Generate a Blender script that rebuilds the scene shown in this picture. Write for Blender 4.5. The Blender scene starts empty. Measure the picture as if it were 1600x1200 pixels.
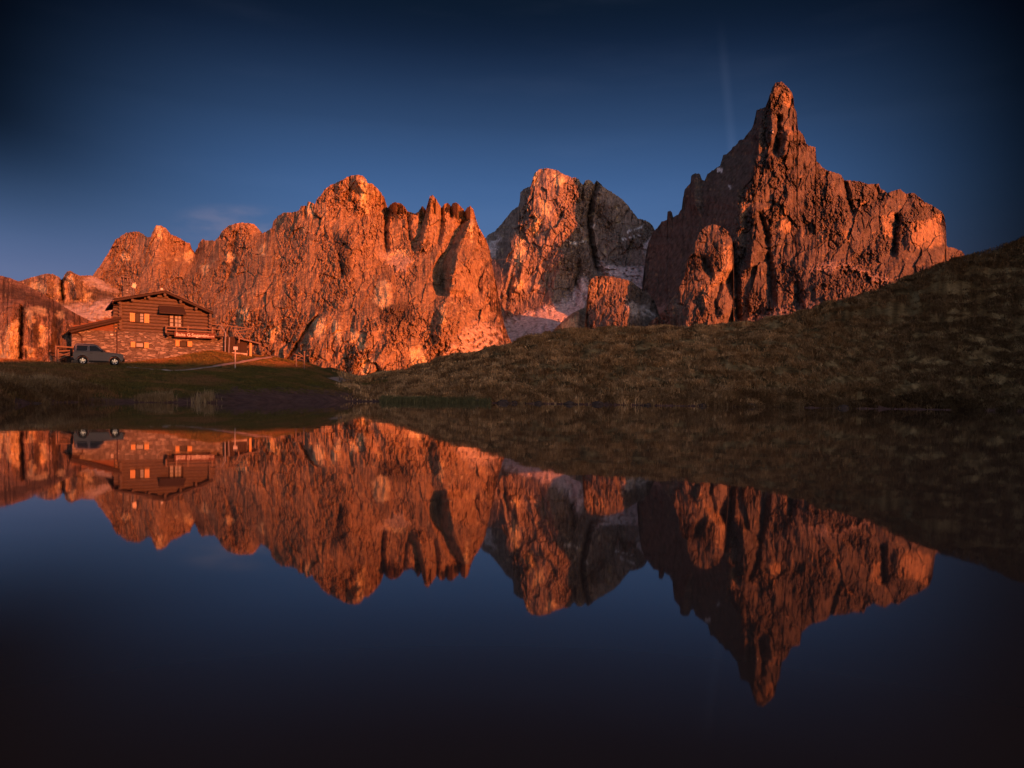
import bpy, bmesh, math, random
import numpy as np
from mathutils import Matrix, Vector, Euler

random.seed(7)
rng = np.random.default_rng(7)
R = math.radians
scene = bpy.context.scene
COL = scene.collection

# ------------------------------------------------------------------ camera
CAM_Z = 0.75
F = 1170.0                       # focal length in photo pixels (photo 1600 x 1200)
PITCH, ROLL = R(-2.13), R(0.95)
SHIFT = 59.5 / 1600.0
cam_d = bpy.data.cameras.new("camera")
cam_d.sensor_width = 36.0
cam_d.lens = 36.0 * F / 1600.0
cam_d.shift_y = SHIFT
cam_d.clip_start = 0.05
cam_d.clip_end = 40000.0
cam = bpy.data.objects.new("camera", cam_d)
COL.objects.link(cam)
CAM_ROT = Matrix.Rotation(R(90) + PITCH, 3, 'X') @ Matrix.Rotation(ROLL, 3, 'Z')
cam.matrix_world = Matrix.Translation((0, 0, CAM_Z)) @ CAM_ROT.to_4x4()
scene.camera = cam
CR = np.array(CAM_ROT)

# ------------------------------------------------------------------ light
SUN_AZ = R(38)                   # sun stands behind the camera, this far to the right of straight behind
SUN_EL = R(5.6)
sun_dir = Vector((math.sin(SUN_AZ) * math.cos(SUN_EL), -math.cos(SUN_AZ) * math.cos(SUN_EL), math.sin(SUN_EL)))
sd = bpy.data.lights.new("sun", 'SUN')
sd.energy = 5.0
sd.angle = R(0.5)
sd.color = (1.0, 0.178, 0.040)
sun = bpy.data.objects.new("sun", sd)
sun.rotation_euler = sun_dir.to_track_quat('Z', 'Y').to_euler()
COL.objects.link(sun)

scene.view_settings.view_transform = 'Standard'
scene.view_settings.look = 'None'
scene.view_settings.exposure = 1.0
scene.view_settings.gamma = 1.0


def sky_slope(u, v):
    d = CR @ np.array([(u - 800.0) / F, (600.0 - v) / F + SHIFT * 1600.0 / F, -1.0])
    return d[0] / d[1], d[2] / d[1]


_t0, _t1 = sky_slope(1144, 230), sky_slope(1130, 80)
TRAIL = (_t0[0] - _t0[1] * (_t1[0] - _t0[0]) / (_t1[1] - _t0[1]), (_t1[0] - _t0[0]) / (_t1[1] - _t0[1]))
CLOUD = sky_slope(365, 352)


def build_world():
    w = bpy.data.worlds.new("World")
    scene.world = w
    w.use_nodes = True
    nt = w.node_tree
    nt.nodes.clear()
    N = nt.nodes.new
    L = nt.links.new

    def math_n(op, a, b=None, clamp=False):
        n = N('ShaderNodeMath'); n.operation = op; n.use_clamp = clamp
        for i, v in enumerate((a, b)):
            if v is None: continue
            if isinstance(v, (int, float)): n.inputs[i].default_value = v
            else: L(v, n.inputs[i])
        return n.outputs[0]

    def mapr(v, a, b, c, d, smooth=True):
        n = N('ShaderNodeMapRange')
        n.interpolation_type = 'SMOOTHSTEP' if smooth else 'LINEAR'
        L(v, n.inputs[0])
        for i, x in enumerate((a, b, c, d)): n.inputs[i + 1].default_value = x
        return n.outputs[0]

    tc = N('ShaderNodeTexCoord')
    sep = N('ShaderNodeSeparateXYZ')
    L(tc.outputs['Generated'], sep.inputs[0])
    x, y, z = sep.outputs
    # dusk gradient of the clear sky opposite the sun
    ramp = N('ShaderNodeValToRGB')
    L(math_n('MULTIPLY', z, 2.0, True), ramp.inputs[0])
    cr = ramp.color_ramp
    stops = SKY_STOPS
    while len(cr.elements) < len(stops): cr.elements.new(0.5)
    for e, (p, c) in zip(cr.elements, stops):
        e.position = min(1, p * 2.0); e.color = (c[0] / 4, c[1] / 4, c[2] / 4, 1)   # the ramp holds values up to 1
    cr.interpolation = 'B_SPLINE'
    up4 = N('ShaderNodeVectorMath'); up4.operation = 'SCALE'; up4.inputs['Scale'].default_value = 4.0
    L(ramp.outputs[0], up4.inputs[0])
    hor = math_n('SQRT', math_n('ADD', math_n('MULTIPLY', x, x), math_n('MULTIPLY', y, y)))
    a0 = R(-0.5)
    cosd = math_n('DIVIDE', math_n('ADD', math_n('MULTIPLY', x, math.sin(a0)), math_n('MULTIPLY', y, math.cos(a0))), hor)
    side = mapr(cosd, math.cos(R(36.6)), 1.0, 0.05, 1.0)
    # the fall to the sides is milder near the horizon
    low = mapr(math_n('ADD', z, math_n('MULTIPLY', math_n('DIVIDE', x, hor), 0.15)), 0.0, 0.21, 0.0, 1.0)
    sidef = math_n('SUBTRACT', 1.0, math_n('MULTIPLY', math_n('SUBTRACT', 1.0, side), low))
    vm = N('ShaderNodeVectorMath'); vm.operation = 'SCALE'
    L(up4.outputs[0], vm.inputs[0]); L(sidef, vm.inputs['Scale'])
    # faint high cirrus and an old contrail
    mp = N('ShaderNodeMapping'); mp.inputs['Scale'].default_value = (3.0, 3.0, 16.0)
    mp.inputs['Rotation'].default_value = (0, R(-24), 0)
    L(tc.outputs['Generated'], mp.inputs[0])
    nz = N('ShaderNodeTexNoise'); nz.inputs['Scale'].default_value = 1.6; nz.inputs['Detail'].default_value = 5
    L(mp.outputs[0], nz.inputs['Vector'])
    cirrus = mapr(nz.outputs[0], 0.46, 0.80, 0.0, 0.065)
    # contrail: close to a great circle seen nearly edge on
    dline = math_n('ABSOLUTE', math_n('SUBTRACT', math_n('DIVIDE', x, y), math_n('ADD', TRAIL[0], math_n('MULTIPLY', math_n('DIVIDE', z, y), TRAIL[1]))))
    trail = mapr(dline, 0.0, 0.010, 0.20, 0.0)
    trail = math_n('MULTIPLY', trail, mapr(z, 0.28, 0.34, 1.0, 0.6))
    trail = math_n('MULTIPLY', trail, mapr(z, 0.36, 0.44, 1.0, 0.0))
    trail = math_n('MULTIPLY', trail, mapr(y, 0.0, 0.2, 0.0, 1.0))
    # small fair cloud above the left ridge
    mp2 = N('ShaderNodeMapping'); mp2.inputs['Scale'].default_value = (14, 14, 42)
    mp2.inputs['Rotation'].default_value = (0, R(14), 0)
    L(tc.outputs['Generated'], mp2.inputs[0])
    nz2 = N('ShaderNodeTexNoise'); nz2.inputs['Scale'].default_value = 1.3; nz2.inputs['Detail'].default_value = 6
    L(mp2.outputs[0], nz2.inputs['Vector'])
    cx = math_n('MULTIPLY', math_n('SUBTRACT', math_n('DIVIDE', x, y), CLOUD[0]), 10.0)
    cz = math_n('MULTIPLY', math_n('SUBTRACT', math_n('DIVIDE', z, y), CLOUD[1]), 30.0)
    rr = math_n('ADD', math_n('MULTIPLY', cx, cx), math_n('MULTIPLY', cz, cz))
    cl = math_n('MULTIPLY', mapr(rr, 0.0, 1.0, 1.0, 0.0), mapr(nz2.outputs[0], 0.36, 0.70, 0.0, 0.32))
    cl = math_n('MULTIPLY', cl, mapr(y, 0.0, 0.2, 0.0, 1.0))
    m1 = N('ShaderNodeMix'); m1.data_type = 'RGBA'; m1.blend_type = 'ADD'
    L(math_n('ADD', math_n('MULTIPLY', cirrus, sidef), trail), m1.inputs[0])
    L(vm.outputs[0], m1.inputs[6]); m1.inputs[7].default_value = (0.35, 0.42, 0.65, 1)
    m2 = N('ShaderNodeMix'); m2.data_type = 'RGBA'; m2.blend_type = 'MIX'
    L(cl, m2.inputs[0]); L(m1.outputs[2], m2.inputs[6]); m2.inputs[7].default_value = (1.3, 1.15, 1.6, 1)
    # glow of the physical sky on the side of the low sun
    sky = N('ShaderNodeTexSky'); sky.sky_type = 'NISHITA'; sky.sun_disc = False
    sky.sun_elevation = SUN_EL
    sky.sun_rotation = math.pi - SUN_AZ
    back = mapr(math_n('DIVIDE', y, hor), 0.30, -0.85, 0.0, 1.0)
    tint = N('ShaderNodeMix'); tint.data_type = 'RGBA'; tint.blend_type = 'MULTIPLY'
    tint.inputs[0].default_value = 1.0
    L(sky.outputs[0], tint.inputs[6]); tint.inputs[7].default_value = (*GLOW, 1)
    g = N('ShaderNodeVectorMath'); g.operation = 'SCALE'
    L(tint.outputs[2], g.inputs[0]); L(back, g.inputs['Scale'])
    fin = N('ShaderNodeVectorMath'); fin.operation = 'ADD'
    L(m2.outputs[2], fin.inputs[0]); L(g.outputs[0], fin.inputs[1])
    bg = N('ShaderNodeBackground'); bg.inputs[1].default_value = 0.1
    L(fin.outputs[0], bg.inputs[0])
    out = N('ShaderNodeOutputWorld')
    L(bg.outputs[0], out.inputs[0])


# sky colours by sine of elevation (scene linear, divided by the 0.1 strength)
SKY_STOPS = [(0.0, (.75, .90, 1.50)), (0.13, (.62, .86, 1.68)), (0.17, (.49, .85, 1.75)), (0.212, (.37, .77, 1.68)), (0.257, (.27, .63, 1.48)),
             (0.295, (.20, .47, 1.12)), (0.332, (.145, .34, .81)), (0.401, (.036, .090, .25)), (0.457, (.016, .046, .108)), (0.5, (.010, .032, .075))]
GLOW = (0.95, 0.78, 0.90)
build_world()

# ------------------------------------------------------------------ helpers
def ray(u, v):
    """photo pixel -> direction with unit depth along +Y (works on arrays)"""
    u = np.asarray(u, float); v = np.asarray(v, float)
    cx = (u - 800.0) / F
    cy = (600.0 - v) / F + SHIFT * 1600.0 / F
    d = np.stack([cx, cy, -np.ones_like(cx)], -1) @ CR.T
    return d / d[..., 1:2]


def at(u, v, y):
    """point seen at photo pixel (u, v) standing y metres in front of the camera"""
    d = ray(u, v) * np.asarray(y, float)[..., None]
    d[..., 2] += CAM_Z
    return d


def horizon_v(u):
    # photo row where the level line of sight crosses column u
    lo, hi = 500.0, 700.0
    for _ in range(40):
        m = 0.5 * (lo + hi)
        if ray(u, m)[2] > 0: lo = m
        else: hi = m
    return 0.5 * (lo + hi)


def _hash(ix, iy, seed):
    h = (ix.astype(np.int64) * 374761393 + iy.astype(np.int64) * 668265263 + seed * 974634777) & 0xFFFFFFFF
    h = ((h ^ (h >> 13)) * 1274126177) & 0xFFFFFFFF
    h = h ^ (h >> 16)
    h = (h * 2246822519) & 0xFFFFFFFF
    return (h ^ (h >> 15)) & 0xFFFFFFFF


def rnd(ix, iy, seed):
    return _hash(ix, iy, seed) / 4294967295.0


def perlin(x, y, seed=0):
    ix = np.floor(x); iy = np.floor(y)
    fx = x - ix; fy = y - iy
    ux = fx * fx * fx * (fx * (fx * 6 - 15) + 10); uy = fy * fy * fy * (fy * (fy * 6 - 15) + 10)
    def g(dx, dy):
        a = rnd(ix + dx, iy + dy, seed) * 2 * np.pi
        return np.cos(a) * (fx - dx) + np.sin(a) * (fy - dy)
    a = g(0, 0); b = g(1, 0); c = g(0, 1); d = g(1, 1)
    return 1.5 * ((a + (b - a) * ux) * (1 - uy) + (c + (d - c) * ux) * uy)


def fbm(x, y, octv=5, seed=0, gain=0.5):
    s = 0; a = 1.0; t = 0
    for i in range(octv):
        s = s + a * perlin(x * 2 ** i + 13.7 * i, y * 2 ** i - 7.1 * i, seed + i); t += a; a *= gain
    return s / t


def ridged(x, y, octv=4, seed=0, gain=0.5):
    s = 0; a = 1.0; t = 0
    for i in range(octv):
        s = s + a * (1 - 2 * np.abs(perlin(x * 2 ** i + 3.3 * i, y * 2 ** i + 9.2 * i, seed + i))); t += a; a *= gain
    return s / t


def facets(x, y, seed=0, tilt=1.0):
    """broken rock: every cell of a jittered lattice is a plane with its own tilt and step"""
    ix = np.floor(x); iy = np.floor(y)
    best = np.full(x.shape, 1e9); val = np.zeros(x.shape)
    for dx in (-1, 0, 1):
        for dy in (-1, 0, 1):
            cx = ix + dx; cy = iy + dy
            px = cx + rnd(cx, cy, seed); py = cy + rnd(cx, cy, seed + 1)
            ddx = x - px; ddy = y - py
            d = ddx * ddx + ddy * ddy
            tx = (rnd(cx, cy, seed + 2) - 0.5) * 2; ty = (rnd(cx, cy, seed + 3) - 0.5) * 1.2
            h = (rnd(cx, cy, seed + 4) - 0.5) * 0.8 + tilt * (tx * ddx + ty * ddy)
            m = d < best
            best = np.where(m, d, best); val = np.where(m, h, val)
    return val


def joints(x, y, seed=0):
    """distance to the nearest joint of a jittered block pattern (0 on the joint)"""
    ix = np.floor(x); iy = np.floor(y)
    f1 = np.full(x.shape, 1e9); f2 = np.full(x.shape, 1e9)
    for dx in (-1, 0, 1):
        for dy in (-1, 0, 1):
            cx = ix + dx; cy = iy + dy
            d = np.hypot(x - cx - rnd(cx, cy, seed), y - cy - rnd(cx, cy, seed + 1))
            f2 = np.where(d < f1, f1, np.minimum(f2, d)); f1 = np.minimum(f1, d)
    return f2 - f1


def smooth(a, b, x):
    t = np.clip((x - a) / (b - a), 0, 1)
    return t * t * (3 - 2 * t)


def tag(o, label=None, cat=None, group=None, kind=None):
    if label: o['label'] = label
    if cat: o['category'] = cat
    if group: o['group'] = group
    if kind: o['kind'] = kind
    return o


def mesh_np(name, verts, quads, mat, colors=None, smooth_shade=True, parent=None, tris=None):
    me = bpy.data.meshes.new(name)
    verts = np.ascontiguousarray(verts, np.float32).reshape(-1, 3)
    me.vertices.add(len(verts)); me.vertices.foreach_set("co", verts.ravel())
    q = np.zeros((0, 4), np.int32) if quads is None else np.asarray(quads, np.int32).reshape(-1, 4)
    t = np.zeros((0, 3), np.int32) if tris is None else np.asarray(tris, np.int32).reshape(-1, 3)
    nl = q.size + t.size
    me.loops.add(nl); me.loops.foreach_set("vertex_index", np.concatenate([q.ravel(), t.ravel()]).astype(np.int32))
    me.polygons.add(len(q) + len(t))
    starts = np.concatenate([np.arange(len(q)) * 4, q.size + np.arange(len(t)) * 3]).astype(np.int32)
    me.polygons.foreach_set("loop_start", starts)
    me.update(calc_edges=True)
    me.polygons.foreach_set("use_smooth", np.full(len(q) + len(t), smooth_shade))
    if colors is not None:
        at_ = me.color_attributes.new("tint", 'FLOAT_COLOR', 'POINT')
        c = np.ones((len(verts), 4), np.float32); c[:, :3] = colors.reshape(-1, 3)
        at_.data.foreach_set("color", c.ravel())
    me.materials.append(mat)
    me.validate()
    o = bpy.data.objects.new(name, me)
    COL.objects.link(o)
    if parent: o.parent = parent
    return o


def grid_quads(nu, nv):
    i = np.arange(nu * nv).reshape(nu, nv)
    return np.stack([i[:-1, :-1], i[1:, :-1], i[1:, 1:], i[:-1, 1:]], -1).reshape(-1, 4)


# ------------------------------------------------------------------ materials
def new_mat(name):
    m = bpy.data.materials.new(name); m.use_nodes = True
    nt = m.node_tree
    b = nt.nodes['Principled BSDF']
    b.inputs['Specular IOR Level'].default_value = 0.2
    return m, nt, b


def simple_mat(name, col, rough=0.7, metal=0.0, noise=0.25, scale=6.0, spec=0.3, bump=0.0, stretch=(1, 1, 1)):
    m, nt, b = new_mat(name)
    b.inputs['Roughness'].default_value = rough; b.inputs['Metallic'].default_value = metal
    b.inputs['Specular IOR Level'].default_value = spec
    N = nt.nodes.new; L = nt.links.new
    tc = N('ShaderNodeTexCoord'); mp = N('ShaderNodeMapping'); mp.inputs['Scale'].default_value = stretch
    L(tc.outputs['Object'], mp.inputs[0])
    nz = N('ShaderNodeTexNoise'); nz.inputs['Scale'].default_value = scale; nz.inputs['Detail'].default_value = 6
    L(mp.outputs[0], nz.inputs['Vector'])
    mr = N('ShaderNodeMapRange'); L(nz.outputs[0], mr.inputs[0])
    mr.inputs[1].default_value = 0.25; mr.inputs[2].default_value = 0.75
    mr.inputs[3].default_value = 1 - noise; mr.inputs[4].default_value = 1 + noise
    sc = N('ShaderNodeVectorMath'); sc.operation = 'SCALE'; sc.inputs[0].default_value = col
    L(mr.outputs[0], sc.inputs['Scale']); L(sc.outputs[0], b.inputs['Base Color'])
    if bump:
        bp = N('ShaderNodeBump'); bp.inputs['Strength'].default_value = bump; bp.inputs['Distance'].default_value = 0.02
        L(nz.outputs[0], bp.inputs['Height']); L(bp.outputs[0], b.inputs['Normal'])
    return m


def tint_mat(name, scale, bump, dist, rough=0.9, var=0.35, zs=0.5):
    """albedo from the mesh's own rock / soil map, broken up by finer noise"""
    m, nt, b = new_mat(name)
    b.inputs['Roughness'].default_value = rough
    b.inputs['Specular IOR Level'].default_value = 0.08
    N = nt.nodes.new; L = nt.links.new
    at_ = N('ShaderNodeAttribute'); at_.attribute_name = "tint"
    tc = N('ShaderNodeTexCoord'); mp = N('ShaderNodeMapping'); mp.inputs['Scale'].default_value = (1, 1, zs)
    L(tc.outputs['Object'], mp.inputs[0])
    nz = N('ShaderNodeTexNoise'); nz.inputs['Scale'].default_value = scale; nz.inputs['Detail'].default_value = 8
    nz.inputs['Roughness'].default_value = 0.65
    L(mp.outputs[0], nz.inputs['Vector'])
    mr = N('ShaderNodeMapRange'); L(nz.outputs[0], mr.inputs[0])
    mr.inputs[1].default_value = 0.3; mr.inputs[2].default_value = 0.7
    mr.inputs[3].default_value = 1 - var; mr.inputs[4].default_value = 1 + var
    sc = N('ShaderNodeVectorMath'); sc.operation = 'SCALE'
    L(at_.outputs['Color'], sc.inputs[0]); L(mr.outputs[0], sc.inputs['Scale'])
    L(sc.outputs[0], b.inputs['Base Color'])
    bp = N('ShaderNodeBump'); bp.inputs['Strength'].default_value = bump; bp.inputs['Distance'].default_value = dist
    L(nz.outputs[0], bp.inputs['Height']); L(bp.outputs[0], b.inputs['Normal'])
    return m


M_ROCK = tint_mat("dolomite", 0.085, 0.7, 5.0, var=0.50)
M_CLIFF = tint_mat("near_rock", 0.9, 0.8, 0.5)
M_SOIL = tint_mat("turf_and_soil", 2.2, 0.8, 0.12, var=0.45, zs=1.0)


def water_mat():
    m, nt, b = new_mat("still_water")
    N = nt.nodes.new; L = nt.links.new
    b.inputs['Base Color'].default_value = (0.085, 0.052, 0.040, 1)
    b.inputs['Roughness'].default_value = 0.025
    b.inputs['IOR'].default_value = 1.333
    b.inputs['Specular IOR Level'].default_value = 0.5
    tc = N('ShaderNodeTexCoord')
    mp = N('ShaderNodeMapping'); mp.inputs['Scale'].default_value = (0.35, 1.0, 1)
    L(tc.outputs['Object'], mp.inputs[0])
    nz = N('ShaderNodeTexNoise'); nz.inputs['Scale'].default_value = 0.9; nz.inputs['Detail'].default_value = 2
    L(mp.outputs[0], nz.inputs['Vector'])
    bp = N('ShaderNodeBump'); bp.inputs['Strength'].default_value = 0.05; bp.inputs['Distance'].default_value = 0.02
    L(nz.outputs[0], bp.inputs['Height']); L(bp.outputs[0], b.inputs['Normal'])
    return m


# ------------------------------------------------------------------ ground
# knots: photo column -> list of (distance ahead, height) read off the slopes
def zv(u, v, d):
    return float(at(u, v, d)[2])


def K(u, *pts):
    """pts: (d, z) or (d, 'v', row)"""
    return u, pts


GK_RAW = [
    K(-250, (15, -.5), (17, 0), (20, .7), (40, 1.5), (60, 2.9), (90, 3.5), (150, 3.5)),
    K(-100, (20, -.5), (21, 0), (24, .6), (40, 1.5), (60, 2.8), (90, 3.4), (150, 3.5)),
    K(0, (26, -.5), (28, 0), (30, .5), (38, 1.3), (60, 2.75), (75, 3.0), (100, 3.3), (150, 3.0)),
    K(60, (31, -.5), (33.5, 0), (36, .6), (42, 1.35), (60, 2.55), (75, 3.0), (100, 3.3), (150, 3.0)),
    K(100, (33, -.5), (36, 0), (38, .6), (45, 1.4), (57, 2.35), (60, 2.47), (62, 2.47), (80, 3.2), (150, 3)),
    K(200, (36, -.5), (38.5, 0), (40.5, .5), (48, 1.2), (57, 2.25), (60.5, 2.45), (63, 2.5), (70, 3.05), (85, 3.6), (150, 3)),
    K(260, (37, -.5), (39.5, 0), (43, .6), (50, 1.2), (60, 2.25), (64, 2.5), (70, 3.45), (73, 3.8), (90, 4.0), (150, 3)),
    K(330, (37, -.5), (40, 0), (45, .6), (52, 1.25), (62, 2.35), (67, 3.1), (72, 4.3), (74, 4.65), (80, 4.7), (95, 4.5), (150, 1)),
    K(367, (37, -.5), (40, 0), (46, .7), (54, 1.4), (63, 2.45), (68, 3.2), (73, 4.35), (75, 'v', 549), (80, 4.5), (95, 3.5), (150, -3)),
    K(425, (39, -.5), (42, 0), (48, .8), (56, 1.6), (64, 2.5), (70, 3.3), (76, 'v', 557), (80, 4.0), (95, 2.0), (150, -5)),
    K(475, (41, -.5), (43, 0), (50, .8), (58, 1.5), (66, 2.4), (72, 3.1), (78, 'v', 563), (82, 3.5), (95, 1.5), (150, -5)),
    K(520, (42, -.5), (45, 0), (52, .9), (60, 1.3), (70, 2.0), (80, 3.0), (85, 'v', 571), (90, 3.0), (105, 1.5), (150, -3)),
    K(545, (43, -.5), (46, 0), (52, .8), (62, 1.1), (75, 1.9), (88, 2.5), (95, 'v', 584), (105, 1.8), (150, 0)),
    K(565, (44, -.5), (47, 0), (54, .5), (65, 1.1), (85, 1.9), (120, 'v', 589), (140, 2.6), (200, -4)),
    K(600, (45, -.5), (47.5, 0), (54, .5), (65, 1.4), (80, 2.3), (100, 'v', 579), (115, 3.2), (200, -4)),
    K(700, (46, -.5), (48, 0), (50, .45), (60, 2.1), (70, 3.5), (77, 'v', 557), (85, 3.5), (150, -8)),
    K(780, (45.5, -.5), (47.5, 0), (49, .5), (58, 2.6), (66, 4.4), (70, 'v', 541), (78, 4.5), (150, -10)),
    K(870, (45, -.5), (47, 0), (48.5, .55), (56, 3.0), (64, 5.4), (68, 'v', 516), (76, 5.5), (150, -10)),
    K(950, (44, -.5), (46, 0), (47.5, .6), (55, 3.3), (62, 5.5), (67, 'v', 512), (75, 5.6), (150, -10)),
    K(1070, (42, -.5), (44, 0), (45.5, .65), (53, 3.4), (60, 5.6), (65, 'v', 509.5), (73, 5.6), (150, -10)),
    K(1120, (41, -.5), (43, 0), (44.5, .65), (52, 3.5), (58, 5.2), (63, 'v', 510), (72, 5.4), (150, -10)),
    K(1160, (40, -.5), (42.5, 0), (44, .65), (51, 3.5), (57, 5.3), (61, 'v', 505), (70, 5.4), (150, -8)),
    K(1200, (39, -.5), (42, 0), (43.5, .7), (50, 3.6), (56, 5.5), (59.5, 'v', 494), (68, 6.2), (150, 2)),
    K(1300, (37, -.5), (40, 0), (41.5, .75), (47, 3.5), (53, 5.9), (57, 'v', 470), (64, 8.0), (150, 8)),
    K(1400, (35, -.5), (38, 0), (39.5, .8), (45, 3.8), (50, 6.3), (54, 'v', 438), (62, 9.6), (150, 12)),
    K(1460, (33, -.5), (36, 0), (37.5, .85), (43, 4.1), (48, 6.9), (52, 'v', 412), (60, 10.8), (150, 15)),
    K(1500, (32, -.5), (35, 0), (36.5, .85), (42, 4.2), (47, 7.2), (50.5, 'v', 402), (60, 11.5), (150, 17)),
    K(1540, (31, -.5), (34, 0), (35.5, .85), (41, 4.4), (46, 7.6), (49.5, 'v', 391), (60, 12.0), (150, 18)),
    K(1600, (29, -.5), (32, 0), (33.5, .85), (39, 4.6), (44, 8.0), (47, 'v', 370), (58, 12.5), (150, 19)),
    K(1750, (26, -.5), (29, 0), (30.5, .9), (36, 5.2), (41, 9.0), (45, 11.5), (58, 14.5), (150, 20)),
    K(2100, (18, -.5), (21, 0), (22.5, .9), (30, 6.0), (36, 10.5), (42, 13.5), (55, 16.5), (150, 21)),
    K(2800, (11, -.5), (13, 0), (14, .9), (20, 6.5), (26, 11.0), (32, 14.5), (45, 18.0), (150, 22)),
]
# azimuth table: distance along the ground from the camera
TAB = []
GK_S = []
for u, out in GK_RAW:
    s = float(np.interp(u, [330, 560, 780, 1100, 1300, 1600, 2100, 2800], [1.0, 1.22, 1.28, 1.45, 1.65, 2.05, 2.2, 2.2]))
    GK_S.append((u, [(p[0] * s, zv(u, p[2], p[0] * s) if len(p) == 3 else (p[1] * s if p[1] > 0 else p[1])) for p in out]))
for u, pts in GK_S:
    az = math.atan((u - 800.0) / F)
    TAB.append((math.degrees(az), [(d / math.cos(az), z) for d, z in pts]))
TAB += [  # unseen ground around the camera; right crests shaped to shade foreground and car
    (90, [(24, -.5), (27, 0), (29, .9), (42, 7.0), (60, 14), (80, 22), (110, 31), (130, 36), (150, 37)]),
    (118, [(12, -.5), (14, 0), (16, .8), (28, 5.0), (44, 10.0), (62, 15.5), (80, 18.2), (105, 23.5), (150, 31)]),
    (125, [(8, -.5), (9, 0), (11, .6), (25, 4.5), (45, 9.5), (66, 15.8), (90, 17.6), (150, 21)]),
    (132, [(6, -.5), (7, 0), (9, .5), (25, 3.8), (45, 10.0), (62, 17.5), (90, 17.5), (150, 19)]),
    (140, [(5, -.5), (6, 0), (8, .5), (25, 3.2), (45, 8.5), (60, 14.0), (90, 15), (150, 16)]),
    (155, [(3, -.5), (4, 0), (6, .5), (25, 3.0), (45, 8.0), (64, 13.5), (90, 14), (150, 14)]),
    (180, [(1.2, -.5), (1.8, 0), (4, .5), (25, 1.5), (60, 3.0), (100, 4.0), (150, 4)]),
    (-60, [(13, -.5), (15, 0), (18, .7), (40, 2.0), (70, 4.0), (110, 5), (150, 5)]),
    (-90, [(7, -.5), (8, 0), (11, .6), (35, 2.0), (70, 4), (110, 5), (150, 5)]),
    (-135, [(3, -.5), (4, 0), (7, .5), (30, 1.5), (60, 3), (110, 4), (150, 4)]),
    (-180, [(1.2, -.5), (1.8, 0), (4, .5), (25, 1.5), (60, 3.0), (100, 4.0), (150, 4)]),
]
TAB.sort(key=lambda t: t[0])
TAZ = np.linspace(-180, 180, 1441)
TR = np.concatenate([[0.0], np.geomspace(1.0, 160.0, 420)])
_zk = np.array([np.interp(TR, [0] + [p[0] for p in pts], [pts[0][1] - 1.0] + [p[1] for p in pts]) for _, pts in TAB])
_ak = np.array([a for a, _ in TAB])
GTAB = np.stack([np.interp(TAZ, _ak, _zk[:, j]) for j in range(len(TR))], 1)
# soften the facets between the knots, sideways only (crests keep their height)
for _ in range(5):
    G2 = GTAB.copy(); G2[1:-1] = 0.25 * GTAB[:-2] + 0.5 * GTAB[1:-1] + 0.25 * GTAB[2:]; GTAB = G2


def ground_base(x, y):
    x = np.asarray(x, float); y = np.asarray(y, float)
    r = np.hypot(x, y); az = np.degrees(np.arctan2(x, y))
    fi = np.clip((az + 180) / 0.25, 0, 1439.999); i = fi.astype(int); fi = fi - i
    fj = np.clip(np.interp(r, TR, np.arange(len(TR))), 0, len(TR) - 1.001); j = fj.astype(int); fj = fj - j
    z = (GTAB[i, j] * (1 - fi) + GTAB[i + 1, j] * fi) * (1 - fj) + (GTAB[i, j + 1] * (1 - fi) + GTAB[i + 1, j + 1] * fi) * fj
    # far off the ground sinks into the valley
    z = z + smooth(150, 900, r) * (-45 - z)
    return z


def ground_z(x, y):
    z = ground_base(x, y)
    w = 1.8 * fbm(np.asarray(x, float) * 0.13, np.asarray(y, float) * 0.13, 4, 43) * np.exp(-(z / 0.9) ** 2) / np.maximum(np.hypot(x, y), 8.0)
    z = ground_base(x * (1 + w), y * (1 + w))
    r = np.hypot(x, y); az = np.degrees(np.arctan2(np.asarray(x, float), np.asarray(y, float)))
    near = 1 - smooth(150, 300, r)
    dry = smooth(0.0, 0.35, z)
    slope_side = smooth(-12, -2, az)                     # the right hand hill is tussocky and terraced
    n = fbm(x * 0.35, y * 0.35, 4, 11)
    x_, y_ = 0.80 * x + 0.60 * y, 0.80 * y - 0.60 * x     # turned, so no feature lines up with the axes
    terr = 1 - 3.0 * np.abs(fbm(x_ * 0.13 + 0.9 * n, z * 0.9 + 0.8 * n + y_ * 0.07, 3, 17))
    humm = 1.6 * np.abs(fbm(x_ * 0.75, y_ * 0.75, 3, 23))
    bank = smooth(-23, -20, az) * (1 - smooth(-11, -8, az)) * (1 - smooth(1.0, 1.6, z))
    z = z + near * dry * bank * 0.30 * fbm(x_ * 0.55, y_ * 0.55, 4, 47)
    z = z + near * dry * ((0.10 + 0.10 * slope_side) * n + slope_side * (0.22 * terr - 0.30 * humm + 0.42 * fbm(x * 0.22 + 5, y * 0.22, 3, 29)) * smooth(0, 1.2, z))
    # ragged, undercut-looking shore line
    shore = np.exp(-(z / 0.5) ** 2)
    z = z + near * shore * (0.22 * fbm(x * 0.5, y * 0.5, 4, 41))
    return z


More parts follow.
